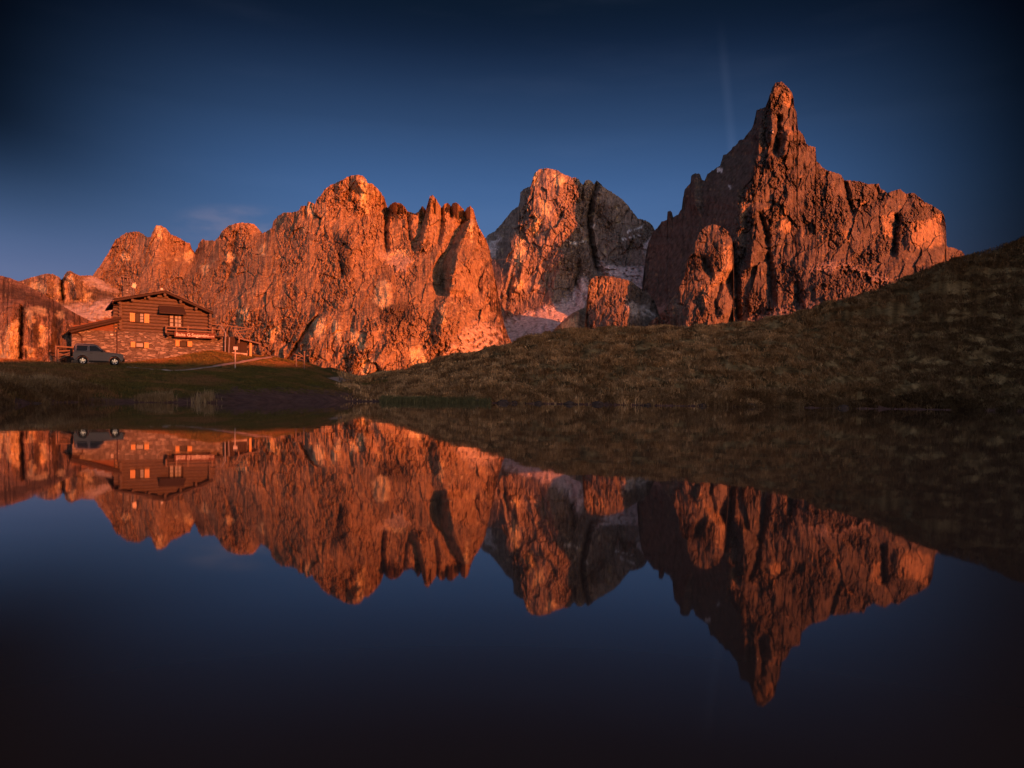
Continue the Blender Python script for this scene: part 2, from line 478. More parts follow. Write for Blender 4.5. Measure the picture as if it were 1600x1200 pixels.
def build_ground():
    az = np.concatenate([np.linspace(-180, -40, 90, endpoint=False), np.linspace(-40, 42, 1000, endpoint=False), np.linspace(42, 180, 90)])
    r = np.concatenate([[0.6], np.geomspace(1.2, 20, 24, endpoint=False), np.linspace(20, 95, 340, endpoint=False),
                        np.geomspace(95, 9000, 60)])
    A, Rr = np.meshgrid(np.radians(az), r, indexing='ij')
    X = Rr * np.sin(A); Y = Rr * np.cos(A)
    Z = ground_z(X, Y)
    # colour: bare dark soil at the shore, olive short turf on the left, dry tan grass on the hill
    azd = np.degrees(A)
    n = fbm(X * 0.25, Y * 0.25, 5, 5); n2 = fbm(X * 0.9, Y * 0.9, 4, 8)
    green = np.array([0.11, 0.095, 0.026]); tan = np.array([0.24, 0.165, 0.075]); soil = np.array([0.17, 0.095, 0.078])
    brown = np.array([0.150, 0.090, 0.036])
    wr = smooth(-14, -4, azd + 4 * n)[..., None]
    hill = brown * 0.7 + (1.35 * tan - brown * 0.7) * smooth(-0.3, 0.4, n2 + 0.4 * n)[..., None]
    left = green + (brown - green) * smooth(0.0, 0.5, n + 0.3 * n2)[..., None]
    C = left * (1 - wr) + hill * wr
    # the worn red-brown soil bank of the bay in the middle
    bank = smooth(-23, -20, azd + 1.5 * n) * (1 - smooth(-11, -8, azd + 1.5 * n)) * (1 - smooth(0.75, 1.0, Z + 0.5 * n2))
    sh = np.maximum(1 - smooth(0.12, 0.30, Z + 0.15 * n2), bank)[..., None]
    C = C * (1 - sh) + soil * sh
    gone = smooth(110, 300, Rr)[..., None]
    C = C * (1 - gone) + np.array([0.07, 0.06, 0.04]) * gone
    nu, nv = A.shape
    q = grid_quads(nu, nv)[:, ::-1]
    o = mesh_np("ground", np.stack([X, Y, Z], -1), q, M_SOIL, C)
    tag(o, "dark autumn turf and soil around the pond rising into hills", "ground", kind="structure")


build_ground()


def build_water():
    n = 64
    a = np.linspace(0, 2 * np.pi, n, endpoint=False)
    vs = [(130 * math.cos(t), 20 + 130 * math.sin(t), 0.0) for t in a]
    me = bpy.data.meshes.new("water"); me.from_pydata(vs, [], [list(range(n))]); me.materials.append(water_mat())
    o = bpy.data.objects.new("water", me); COL.objects.link(o)
    tag(o, "still dark pond mirroring the peaks", "pond", kind="structure")


build_water()

# ------------------------------------------------------------------ mountains
def rbf(pts, u, v):
    P = np.array(pts, float)
    X = P[:, :2]; d = P[:, 2]
    m = d.mean()
    def phi(r): return r
    D = np.linalg.norm(X[:, None] - X[None], axis=-1)
    n = len(P)
    A = np.zeros((n + 3, n + 3)); A[:n, :n] = phi(D) + np.eye(n) * 1e-6
    A[:n, n] = 1; A[:n, n + 1:] = X / 500; A[n, :n] = 1; A[n + 1:, :n] = X.T / 500
    w = np.linalg.solve(A, np.concatenate([d - m, [0, 0, 0]]))
    out = np.full(u.shape, m) + w[n] + w[n + 1] * u / 500 + w[n + 2] * v / 500
    for i in range(n):
        out = out + w[i] * phi(np.hypot(u - X[i, 0], v - X[i, 1]))
    return out


def along(poly, v):
    p = np.array(sorted(poly, key=lambda t: t[1]), float)
    return np.interp(v, p[:, 1], p[:, 0]), p[0, 1], p[-1, 1]


def rib(u, v, poly, amp, wl, wr, fade=15):
    c, v0, v1 = along(poly, v)
    du = u - c + 2.6 * fbm(v / 9, u * 0 + v0, 3, 7) + 1.2 * facets(u / 5, v / 6, 9)
    k = np.clip(1 - np.where(du < 0, -du / wl, du / wr), 0, 1)
    t = smooth(v0 - 4, v0 + fade * 0.4, v) * (1 - smooth(v1 - fade, v1 + 2, v))
    return -amp * k * t


def inside(u, v, poly, soft=5.0, wob=0.0, seed=3):
    """soft mask of a polygon in photo coordinates"""
    if wob:
        u = u + wob * fbm(u / 9, v / 9, 3, seed); v = v + wob * fbm(u / 9, v / 9, 3, seed + 9)
    P = np.array(poly, float)
    c = np.zeros(u.shape, bool); dist = np.full(u.shape, 1e9)
    for i in range(len(P)):
        x1, y1 = P[i]; x2, y2 = P[(i + 1) % len(P)]
        cond = ((y1 > v) != (y2 > v)) & (u < (x2 - x1) * (v - y1) / ((y2 - y1) if y2 != y1 else 1e-9) + x1)
        c ^= cond
        L2 = (x2 - x1) ** 2 + (y2 - y1) ** 2
        t = np.clip(((u - x1) * (x2 - x1) + (v - y1) * (y2 - y1)) / max(L2, 1e-9), 0, 1)
        dist = np.minimum(dist, np.hypot(u - x1 - t * (x2 - x1), v - y1 - t * (y2 - y1)))
    s = np.where(c, dist, -dist)
    return smooth(-soft, soft, s)


ROCK = np.array([0.365, 0.265, 0.175]); ROCK_DK = np.array([0.105, 0.080, 0.066])
YEL = np.array([0.74, 0.62, 0.36]); SCREE = np.array([0.46, 0.41, 0.38]); SNOW = np.array([0.80, 0.80, 0.82])


def massif(name, label, sky, ctrl, feats=(), yellow=(), scree=(), dark=(), snow=(), folds=(), step=1.0, vbase=640.0, rough=1.0,
           sc=1.0, mat=None, cat="mountain", jag=1.0, thick=900.0, streak=0.0, base_col=None, seed=0, screec=None, yelc=None, extra=None, flute=1.0, hold=0.0, bscale=1.0):
    sky = np.array(sky, float)
    su = np.maximum.accumulate(sky[:, 0] + np.arange(len(sky)) * 1e-4)
    us = np.arange(su[0], su[-1] + 0.01, step)
    vs = np.interp(us, su, sky[:, 1])
    vs = vs + jag * (0.9 * perlin(us / 2.3, us * 0 + seed, 77 + seed) + 1.1 * facets(us / 4.0, us * 0 + 0.3 + seed, 5 + seed)) * sc
    nrow = int((vbase - vs.min()) / step)
    t = np.linspace(0, 1, nrow)
    U = np.repeat(us[:, None], nrow, 1)
    V = vbase + (vs[:, None] - vbase) * t[None]
    D = rbf([(a_, b_, c_ * (bscale if b_ < 530 else 1.0)) for a_, b_, c_ in ctrl], U, V)
    calm = np.zeros(U.shape)
    px = D.mean() / F                                    # metres per photo pixel
    for f in feats:
        D = D + rib(U, V, *f)
    for poly, k in folds:                                # the face turns away to the left of an edge
        c, _, _ = along(poly, V)
        c = c + 3 * sc * fbm(V / 14, V * 0 + seed, 3, seed + 5)
        fold = np.maximum(0, c - U)
        D = D + k * px * fold
        calm = np.maximum(calm, smooth(2, 12, fold))
    screem = np.zeros(U.shape)
    for p in scree: screem = np.maximum(screem, inside(U, V, p, 5.0, 11.0, 21))
    screem = screem * (0.35 + 0.65 * smooth(-0.45, 0.05, fbm(U / 7, V / 5, 4, 23) + 0.35 * fbm(U / 30, V / 30, 2, 24)))
    wu = U / sc + 2.0 * fbm(U / sc / 11, V / sc / 11, 3, seed + 1); wv = V / sc + 2.4 * fbm(U / sc / 11, V / sc / 11, 3, seed + 2)
    broken = smooth(-0.14, 0.22, fbm(wu / 55, wv / 60, 3, seed + 15))        # some slabs are clean, some shattered
    rel = (16 * ridged((wu + 0.45 * wv) / 52, (wv - .3 * wu) / 120, 3, seed + 12, 0.55) + 26 * fbm(wu / 70, wv / 95, 3, seed + 10)
           + 9.0 * flute * ridged(U / sc / 20, V / sc / 110, 3, seed + 20, 0.6)
           + 15.0 * facets(wu / 19 + 0.2 * wv / 15, wv / 32, seed + 30, 1.1)
           + (0.10 + 1.20 * broken) * (9.5 * facets(wu / 8.5 - 0.25 * wv / 7, wv / 13, seed + 40, 1.2)
                                      + 5.5 * facets(wu / 4.0 + 0.2 * wv / 5, wv / 5.5, seed + 50, 1.3)
                                      + 3.2 * facets(wu / 2.1, wv / 2.7, seed + 65, 1.3)
                                      + 1.5 * fbm(wu / 4, wv / 6, 3, seed + 60))
           + 2.5 * flute * ridged(U / sc / 5, V / sc / 40, 3, seed + 55))
    # open joints: narrow clefts that hold their own shadow
    j1 = joints(wu / 13 + 0.15 * wv / 15, wv / 24, seed + 33); j2 = joints(wu / 5.5 - 0.2 * wv / 7, wv / 8.5, seed + 43)
    gate = smooth(-0.05, 0.25, fbm(wu / 40, wv / 40, 2, seed + 16))
    rel = rel + 8.0 * (1 - smooth(0.03, 0.16, j1)) * gate + 4.5 * (1 - smooth(0.04, 0.26, j2)) * (0.3 + broken)
    # thin ledges of the bedding
    rel = rel + 3.6 * ridged(wu / 90 + 4, wv / 8 + 0.12 * wu / 8, 2, seed + 70) * smooth(-0.1, 0.4, fbm(U / 60, V / 40, 2, seed + 71))
    rel = rel * sc * rough * (1 - 0.88 * screem) * (1 - 0.75 * calm)
    if extra is not None: rel = rel * extra(U, V)
    D = D + rel * px * 0.75
    P = at(U, V, D)
    # albedo map
    bc = ROCK if base_col is None else base_col
    n1 = fbm(wu / 28, wv / 40, 4, seed + 80); n2 = fbm(wu / 5, wv / 14, 4, seed + 90); n3 = fbm(wu / 10, wv / 10, 4, seed + 95)
    C = bc[None, None] * (1 + 0.40 * n1 + 0.60 * n2)[..., None]
    C = C + (ROCK_DK - C) * (0.75 * smooth(0.05, 0.45, n2 + 0.5 * n1))[..., None]
    pale = smooth(0.30, 0.55, n3 + 0.3 * n2)[..., None] * 0.5
    C = C + ((YEL if yelc is None else yelc) * 0.85 - C) * pale
    if streak:                                           # water marks running straight down the overhang
        st = smooth(0.0, 0.28, fbm(U / 5.5 / sc + 0.6 * n3, V / 95 / sc, 4, seed + 97) + 0.25 * n1)
        C = C + (ROCK_DK * 0.55 - C) * (streak * st)[..., None]
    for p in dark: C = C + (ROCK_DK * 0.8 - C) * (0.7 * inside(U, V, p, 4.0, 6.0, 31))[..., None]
    for p in yellow:
        k = inside(U, V, p, 2.5, 7.0, 51) * (0.65 + 0.6 * n2)
        C = C + ((YEL if yelc is None else yelc) - C) * np.clip(k, 0, 1)[..., None]
    C = C + ((SCREE if screec is None else screec) * (1 + 0.25 * n2[..., None]) - C) * screem[..., None]
    for p in snow:
        k = inside(U, V, p, 1.2, 5.0, 61) * smooth(-0.15, 0.1, n2)
        C = C + (SNOW - C) * np.clip(k, 0, 1)[..., None]
    C = np.clip(C, 0.03, 0.85)
    # far side: the mass has a back that falls away behind the skyline
    nb = 7
    top = P[:, -1]; hd = ray(us, np.full(us.shape, 610.0)).copy(); hd[:, 2] = 0
    back = []
    for k in range(1, nb + 1):
        e = (k / nb)
        q = top + hd * (thick * e)
        f = max(0.0, (e - hold) / (1 - hold))            # unseen back held high, a shape added to cast shade on nearby rock
        keep = (top[:, 2] - CAM_Z) / top[:, 1] * q[:, 1] * (1 - 0.03 * min(1, e * 6)) if hold else top[:, 2]
        q[:, 2] = keep * (1 - f ** 1.2) - 40 * f - 0.02 * thick * f * np.abs(perlin(us / 12, us * 0 + k, seed + 3))
        back.append(q)
    P = np.concatenate([P, np.stack(back, 1)], 1)
    C = np.concatenate([C, np.repeat(C[:, -1:], nb, 1)], 1)
    o = mesh_np(name, P, grid_quads(*P.shape[:2])[:, ::-1], mat or M_ROCK, C)
    o.data.polygons.foreach_set("use_smooth", np.zeros(len(o.data.polygons), bool))
    tag(o, label, cat, kind="structure")
    return o


SKY_CRAG = [(-160, 455), (-60, 446), (0, 441), (32, 439), (50, 433), (72, 427.5), (82, 428), (91, 432), (96, 437), (99, 434), (101, 429), (105, 424),
            (110, 423), (117, 427), (125, 431), (132, 430), (146, 431), (160, 438), (175, 445), (185, 452), (192, 466), (205, 478), (235, 496), (300, 540), (380, 600)]
SKY_L = [(100, 520), (125, 470), (140, 440), (146, 429), (155, 417), (162, 406), (170, 394), (176, 382), (180, 375), (187, 370), (195, 365), (205, 362), (217, 362), (222, 365),
         (227, 369), (235, 371), (237, 366), (241, 357), (244, 352), (252, 352), (260, 357), (267, 366), (277, 370), (287, 376), (297, 381),
         (300, 389), (304, 394), (309, 387), (310, 380), (316, 374), (325, 376), (336, 376), (342, 370), (347, 361), (355, 354), (367, 349),
         (380, 348), (397, 350), (404, 357), (410, 364), (417, 361), (425, 356), (427, 346), (434, 337), (445, 332), (455, 332), (467, 329),
         (470, 322), (479, 321), (481, 315), (486, 316), (492, 319), (495, 311), (502, 304), (507, 296), (517, 289), (527, 285), (537, 280),
         (547, 274.5), (560, 273), (567, 274.5), (572, 279), (574, 286), (582, 287), (590, 295), (596, 302), (601, 310), (604, 321), (606, 325),
         (610, 319), (617, 316), (625, 317), (632, 322), (637, 330), (649, 334), (654, 331), (659, 322), (661, 322), (665, 329), (669, 315),
         (672, 306), (676, 304), (681, 310), (686, 319), (690, 325), (694, 319), (700, 317), (705, 322), (707, 317), (714, 317), (720, 322),
         (726, 330), (730, 324), (735, 322), (740, 328), (744, 343), (749, 357), (755, 367), (759, 374), (762, 382), (766, 392), (767, 402),
         (770, 420), (775, 440), (779, 462), (783, 485), (788, 508), (796, 530), (830, 575), (860, 600)]
SKY_B = [(700, 520), (735, 420), (752, 380), (759, 371), (764, 366), (772, 362), (779, 355), (786, 346), (794, 337), (800, 329), (810, 322), (812, 315), (813, 300), (820, 294), (829, 291),
         (832, 281), (835, 271), (842, 265), (850, 263), (862, 264), (872, 266), (880, 272), (887, 274.5), (894, 277.5), (900, 277.5), (904, 280),
         (907, 285), (911, 288), (915, 282), (920, 280.5), (925, 284), (928, 288), (932, 282), (939, 287), (945, 294), (957, 301), (972, 311),
         (982, 322), (992, 335), (997, 341), (1007, 344), (1012, 346), (1019, 351), (1024, 362), (1040, 390), (1080, 470)]
SKY_C = [(1000, 520), (1004, 440), (1008, 405), (1013, 380), (1022, 360), (1027, 356), (1034, 346), (1039, 345), (1042, 344), (1043, 331), (1047, 329), (1050.5, 332), (1051.5, 340), (1060, 334), (1065, 327),
         (1067, 310), (1070, 296), (1079, 285), (1080, 275), (1086, 270.5), (1094, 272), (1097, 281), (1101, 282), (1105, 272), (1115, 265), (1125, 259),
         (1130, 242), (1134, 241), (1137, 239), (1142, 235), (1145, 230), (1151, 226), (1154, 220), (1162, 217), (1167, 210), (1174, 202), (1177, 195),
         (1180, 182), (1182, 172), (1190, 169), (1196, 167), (1200, 157), (1204, 145), (1207, 136), (1212, 129), (1220, 127.5), (1225, 130), (1231, 137),
         (1237, 144), (1240, 152), (1241, 168), (1244, 174), (1245.5, 180), (1246.5, 202), (1250, 205), (1255, 211), (1257, 216), (1260, 225), (1269, 229),
         (1274, 230), (1276, 252), (1280, 255), (1285, 262), (1295, 267), (1303, 268.6), (1314, 273), (1319, 281.7), (1329, 281.7), (1342, 283), (1357.5, 287.6),
         (1373, 287), (1376, 295), (1381.6, 297), (1386, 301.4), (1397, 298), (1405.6, 295), (1415, 302.5), (1427.5, 301), (1436, 308), (1445, 315.6),
         (1458, 322), (1469, 329), (1474.6, 334), (1476.7, 344), (1478.5, 359), (1479, 384), (1482, 385.6), (1493, 388), (1504, 393), (1508.5, 401),
         (1530, 440), (1580, 520)]

massif("mountain", "small crag of striped orange cliffs over pale scree behind the cabin roof", SKY_CRAG,
       [(-160, 640, 700), (100, 640, 700), (380, 640, 700), (-100, 500, 900), (50, 500, 900), (150, 500, 950), (300, 560, 900),
        (40, 470, 1010), (110, 472, 1010), (180, 472, 1020), (40, 436, 1060), (110, 428, 1060), (150, 435, 1120), (190, 470, 1100), (250, 510, 1000)],
       feats=[([(96, 434), (98, 475)], -55, 4, 4, 8), ([(72, 430), (75, 465)], 30, 14, 12, 8), ([(112, 425), (122, 470)], 35, 12, 14, 8)],
       scree=[[(92, 478), (130, 477), (165, 468), (195, 472), (240, 500), (260, 560), (90, 560), (60, 500)], [(128, 436), (146, 433), (170, 446), (186, 456), (160, 452), (140, 446)]],
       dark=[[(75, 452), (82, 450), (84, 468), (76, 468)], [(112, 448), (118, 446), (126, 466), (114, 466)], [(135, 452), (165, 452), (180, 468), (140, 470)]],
       yellow=[[(46, 444), (60, 440), (72, 450), (70, 458), (50, 452)], [(84, 446), (96, 448), (102, 462), (92, 462)], [(130, 458), (144, 458), (144, 470), (130, 470)],
               [(104, 428), (114, 430), (116, 440), (106, 444)]],
       step=0.9, rough=0.8, sc=0.55, thick=300, seed=300, streak=0.5)

massif("mountain", "long ridge of red sunlit peaks and thin needles left of the middle peak", SKY_L,
       [(100, 640, 1500), (300, 640, 1450), (450, 640, 1350), (560, 640, 1300), (700, 640, 1450), (860, 640, 1700),
        (150, 480, 2300), (250, 480, 2100), (400, 480, 1900), (520, 505, 1700), (600, 505, 1650), (700, 505, 1850), (780, 505, 2150),
        (170, 425, 2620), (240, 425, 2500), (340, 415, 2500), (450, 405, 2330), (560, 385, 2380), (612, 405, 2500), (650, 410, 2420), (735, 405, 2380), (768, 410, 2650),
        (160, 405, 2800), (200, 362, 2900), (250, 352, 2830), (304, 394, 3000), (370, 349, 2850), (412, 362, 2900), (450, 332, 2780), (500, 304, 2730), (560, 273, 2680),
        (602, 310, 2850), (606, 325, 2950), (620, 316, 2760), (676, 304, 2730), (690, 327, 2880), (712, 317, 2790), (726, 335, 2880), (736, 322, 2770), (762, 385, 2950),
        (300, 430, 2450), (420, 430, 2200), (600, 450, 2050), (500, 450, 2000), (690, 460, 2150)],
       feats=[([(572, 277), (573, 310), (570, 345)], 70, 26, 10, 20),
              ([(606, 318), (601, 360), (604, 400)], -110, 5, 7, 12),
              ([(574, 340), (540, 400), (536, 430)], 60, 24, 20, 30),
              ([(676, 304), (668, 350), (655, 400)], 90, 14, 26, 30),
              ([(664, 325), (655, 370), (645, 395)], -60, 7, 5, 20),
              ([(636, 328), (640, 370), (648, 400)], -50, 5, 5, 20),
              ([(690, 320), (690, 345), (684, 385)], -80, 5, 6, 20),
              ([(706, 318), (705, 345)], -55, 3, 4, 12),
              ([(735, 344), (726, 372), (714, 402), (704, 455), (700, 468)], 135, 26, 46, 20),
              ([(724, 345), (711, 370), (692, 410), (690, 450), (694, 465)], -125, 14, 12, 14),
              ([(745, 345), (750, 400), (748, 470)], -40, 5, 6, 20),
              ([(766, 395), (774, 440), (778, 470)], -60, 5, 6, 20),
              ([(425, 352), (412, 420), (395, 470)], 50, 30, 22, 40),
              ([(478, 318), (476, 345)], -45, 4, 4, 10),
              ([(244, 352), (250, 400), (240, 440)], 60, 30, 30, 40),
              ([(304, 390), (298, 420), (290, 440)], -70, 16, 14, 20),
              ([(495, 492), (480, 512), (466, 535), (448, 562), (440, 580)], -60, 4, 8, 10),
              ([(502, 490), (486, 530), (474, 590)], 40, 10, 40, 14),
              ([(365, 360), (362, 420), (350, 450)], -50, 8, 8, 20),
              ([(530, 395), (535, 440)], -45, 6, 6, 14),
              ([(696, 460), (690, 520), (694, 560)], 60, 16, 40, 30),
              ([(600, 430), (607, 480)], 40, 18, 16, 14)],
       scree=[[(594, 394), (606, 396), (640, 402), (646, 412), (630, 425), (618, 424), (605, 410)],
              [(700, 545), (740, 500), (785, 510), (800, 560), (690, 570)]],
       yellow=[[(563, 282), (572, 280), (576, 300), (574, 335), (566, 330), (562, 305)], [(590, 440), (604, 438), (613, 452), (609, 480), (596, 482), (584, 470)],
               [(490, 500), (505, 494), (508, 515), (498, 530), (490, 520)], [(522, 498), (535, 515), (530, 540), (520, 520)],
               [(548, 512), (562, 518), (575, 540), (568, 548), (550, 535)], [(418, 520), (436, 508), (440, 520), (428, 530), (416, 532)], [(640, 545), (660, 540), (668, 570), (645, 575)],
               [(286, 394), (304, 392), (300, 410), (288, 412)], [(316, 412), (328, 412), (322, 428), (316, 426)], [(352, 400), (362, 392), (368, 402), (356, 410)],
               [(244, 353), (256, 354), (252, 375), (244, 368)], [(190, 396), (204, 396), (204, 408), (192, 408)], [(480, 320), (488, 318), (488, 336), (481, 336)],
               [(566, 560), (584, 560), (580, 585), (560, 585)], [(688, 480), (695, 470), (697, 500), (690, 512)], [(735, 325), (741, 350), (738, 380), (732, 370)],
               [(404, 392), (416, 378), (414, 398), (406, 402)], [(604, 395), (636, 390), (640, 402), (610, 402)], [(372, 485), (386, 478), (390, 500), (375, 505)]],
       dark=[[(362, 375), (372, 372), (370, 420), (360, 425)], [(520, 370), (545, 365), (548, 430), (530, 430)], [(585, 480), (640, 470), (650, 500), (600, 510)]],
       rough=1.2, thick=900, seed=100, base_col=np.array([0.335, 0.226, 0.136]), screec=np.array([0.52, 0.40, 0.30]))

massif("mountain", "broad middle peak with its right flank and foot in shade", SKY_B,
       [(700, 640, 1500), (860, 640, 1550), (1080, 640, 1700), (700, 520, 2500), (745, 400, 3250), (760, 372, 3350), (800, 331, 3350), (812, 312, 3350),
        (790, 440, 3150), (800, 500, 2850), (832, 283, 3330), (850, 263, 3330), (870, 350, 3190), (850, 420, 3190), (875, 400, 3180), (820, 470, 3130), (860, 520, 2600),
        (895, 278, 3330), (922, 284, 3380), (905, 400, 3170), (890, 470, 3100),
        (938, 290, 3420), (945, 300, 3400), (972, 312, 3400), (1005, 345, 3380), (955, 400, 3300), (1000, 410, 3200), (960, 460, 2980), (1040, 450, 3000), (940, 340, 3380), (980, 360, 3320)],
       folds=[([(834, 262), (832, 283), (822, 330), (808, 370), (800, 405), (790, 450), (780, 500)], 2.2)],
       feats=[([(932, 284), (924, 310), (918, 345), (925, 390), (935, 430)], -120, 5, 8, 14),
              ([(911, 288), (908, 320)], -50, 3, 4, 10),
              ([(820, 400), (812, 440), (804, 470)], 50, 14, 16, 20),
              ([(880, 390), (866, 440), (860, 490)], 60, 22, 22, 30),
              ([(955, 310), (952, 380), (948, 430)], 60, 22, 20, 30),
              ([(800, 430), (792, 470), (786, 500)], -50, 6, 6, 20),
              ([(905, 410), (898, 450), (900, 480)], -45, 6, 8, 20)],
       scree=[[(768, 514), (792, 500), (826, 487), (856, 479), (882, 468), (900, 452), (912, 430), (925, 460), (900, 500), (880, 540), (860, 570), (750, 570)], [(930, 408), (960, 414), (985, 418), (1000, 418), (1012, 408), (1008, 385), (1016, 372), (1030, 400), (1040, 480), (1000, 470), (960, 440)],
              [(760, 374), (780, 370), (776, 395), (766, 405)], [(945, 410), (960, 420), (948, 424)]],
       yellow=[[(842, 310), (850, 310), (862, 325), (858, 340), (846, 335)], [(806, 380), (818, 372), (820, 400), (812, 420), (806, 410)], [(832, 272), (842, 268), (840, 288), (833, 290)],
               [(866, 270), (880, 275), (878, 290), (868, 288)], [(800, 440), (818, 440), (815, 455), (805, 452)], [(836, 330), (846, 345), (838, 370), (830, 360)]],
       snow=[[(976, 362), (1004, 352), (1004, 355), (978, 366)], [(970, 374), (1000, 366), (1000, 368), (972, 377)], [(900, 360), (912, 357), (908, 362)], [(924, 355), (930, 350), (929, 358)],
             [(886, 378), (914, 376), (916, 380), (890, 382)], [(763, 380), (776, 374), (774, 384), (766, 396)]],
       rough=0.85, thick=900, seed=200, bscale=1.0, base_col=np.array([0.270, 0.220, 0.190]), screec=np.array([0.66, 0.59, 0.60]))

massif("mountain", "tall pointed peak with a knob on its summit, the highest of the range", SKY_C,
       [(1000, 640, 1900), (1150, 640, 1650), (1300, 640, 1550), (1500, 640, 1700), (1580, 640, 1800),
        (1217, 128, 2560), (1240, 150, 2600), (1200, 160, 2600), (1210, 200, 2540), (1246, 200, 2600), (1182, 175, 2680), (1200, 245, 2480), (1275, 235, 2640), (1190, 260, 2480),
        (1163, 300, 2440), (1156, 400, 2330), (1150, 500, 2120), (1210, 330, 2400), (1230, 420, 2280), (1220, 490, 2050),
        (1300, 270, 2620), (1300, 400, 2330), (1300, 470, 2020), (1380, 300, 2740), (1400, 400, 2450), (1400, 450, 2200), (1440, 320, 2750), (1445, 390, 2520), (1476, 340, 2850), (1505, 395, 2800), (1460, 430, 2400),
        (1160, 225, 2560), (1100, 278, 2480), (1025, 360, 2430), (1010, 400, 2400), (1050, 420, 2280), (1100, 400, 2300),
        (1020, 480, 2100), (1080, 480, 2080)],
       folds=[([(1207, 120), (1201, 160), (1199, 200), (1196, 240), (1178, 275), (1162, 305), (1157, 350), (1152, 420), (1148, 500), (1145, 560)], 2.1)],
       feats=[([(1212, 130), (1206, 150), (1203, 168)], 35, 14, 26, 10),
              ([(1206, 170), (1207, 210), (1204, 228)], 40, 8, 12, 10),
              ([(1190, 170), (1187, 200), (1184, 240)], 40, 12, 10, 20),
              ([(1217, 180), (1214, 210), (1211, 245)], -70, 7, 7, 10),
              ([(1232, 205), (1228, 225), (1224, 250)], 60, 10, 26, 10),
              ([(1200, 395), (1203, 430), (1208, 480)], -60, 10, 8, 20),
              ([(1245, 440), (1248, 470), (1250, 500)], -50, 10, 10, 20),
              ([(1320, 283), (1325, 310), (1335, 340)], -60, 6, 7, 14),
              ([(1402, 335), (1398, 370), (1395, 405)], -90, 9, 8, 14),
              ([(1418, 340), (1420, 380), (1425, 400)], 40, 8, 40, 14),
              ([(1370, 290), (1372, 320)], -40, 5, 6, 14),
              ([(1180, 320), (1176, 380), (1172, 430)], 60, 12, 24, 30),
              ([(1186, 330), (1196, 370), (1200, 390)], -55, 8, 8, 14),
              ([(1087, 270), (1084, 300), (1090, 340)], 40, 14, 12, 20),
              ([(1047, 329), (1048, 350)], 20, 4, 4, 8),
              ([(1146, 380), (1150, 440), (1152, 505)], -55, 6, 8, 10)],
       scree=[[(1258, 420), (1290, 408), (1320, 408), (1350, 420), (1400, 440), (1380, 445), (1330, 420), (1270, 425)], [(1170, 500), (1260, 470), (1300, 480), (1170, 540)],
              [(1060, 470), (1020, 480), (1000, 500), (1050, 520)]],
       yellow=[[(1216, 326), (1228, 326), (1228, 338), (1218, 340)], [(1160, 310), (1168, 325), (1160, 350), (1156, 340)], [(1380, 340), (1396, 330), (1394, 370), (1380, 372)], [(1425, 350), (1470, 335), (1474, 380), (1440, 390), (1422, 380)],
               [(1232, 475), (1240, 455), (1240, 490), (1234, 492)], [(1212, 345), (1240, 345), (1240, 365), (1214, 360)], [(1318, 362), (1326, 360), (1326, 376), (1318, 376)], [(1280, 352), (1290, 352), (1288, 372), (1280, 374)],
               [(1222, 140), (1238, 150), (1236, 168), (1224, 162)], [(1228, 200), (1244, 200), (1240, 212), (1230, 212)], [(1340, 318), (1355, 312), (1352, 322), (1342, 326)]],
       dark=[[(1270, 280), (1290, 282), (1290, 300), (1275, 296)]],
       snow=[[(1120, 262), (1130, 262), (1128, 270), (1121, 270)], [(1137, 290), (1143, 288), (1142, 296), (1138, 296)], [(1203, 203), (1208, 203), (1208, 208)]],
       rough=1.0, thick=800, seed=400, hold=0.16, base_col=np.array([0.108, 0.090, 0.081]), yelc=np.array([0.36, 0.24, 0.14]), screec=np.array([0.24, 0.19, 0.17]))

massif("mountain", "rounded rock buttress in front of the tall peak's shaded flank",
       [(985, 540), (1005, 515), (1020, 500), (1035, 488), (1048, 470), (1058, 455), (1070, 432), (1074, 408), (1083, 390), (1088, 375), (1095, 360), (1105, 352.5), (1115, 350.5), (1128, 354), (1138, 362),
        (1144, 376), (1146, 392), (1145, 420), (1143, 450), (1145, 480), (1147, 500), (1150, 540)],
       [(985, 640, 1800), (1060, 640, 1480), (1150, 640, 1550), (1000, 520, 1890), (1040, 490, 1800), (1070, 440, 1835), (1090, 375, 1890), (1115, 351, 1920), (1140, 368, 1900), (1120, 400, 1830),
        (1135, 420, 1820), (1100, 450, 1795), (1080, 490, 1720), (1130, 490, 1710), (1146, 440, 1880), (1147, 500, 1800)],
       feats=[([(1137, 375), (1137, 420), (1128, 450)], 20, 18, 8, 20), ([(1100, 400), (1110, 440)], -30, 10, 10, 20), ([(1128, 440), (1118, 470), (1120, 500)], -28, 6, 6, 14), ([(1105, 450), (1102, 500)], 28, 10, 14, 20)],
       yellow=[[(1132, 385), (1142, 380), (1144, 410), (1134, 440), (1124, 440)], [(1108, 440), (1122, 425), (1120, 445), (1108, 460)], [(1096, 450), (1104, 445), (1104, 470), (1098, 480)]],
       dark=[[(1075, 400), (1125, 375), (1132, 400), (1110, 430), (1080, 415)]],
       step=0.8, rough=0.8, sc=0.6, thick=450, seed=500, hold=0.55, yelc=np.array([0.42, 0.29, 0.17]), base_col=np.array([0.145, 0.115, 0.097]))

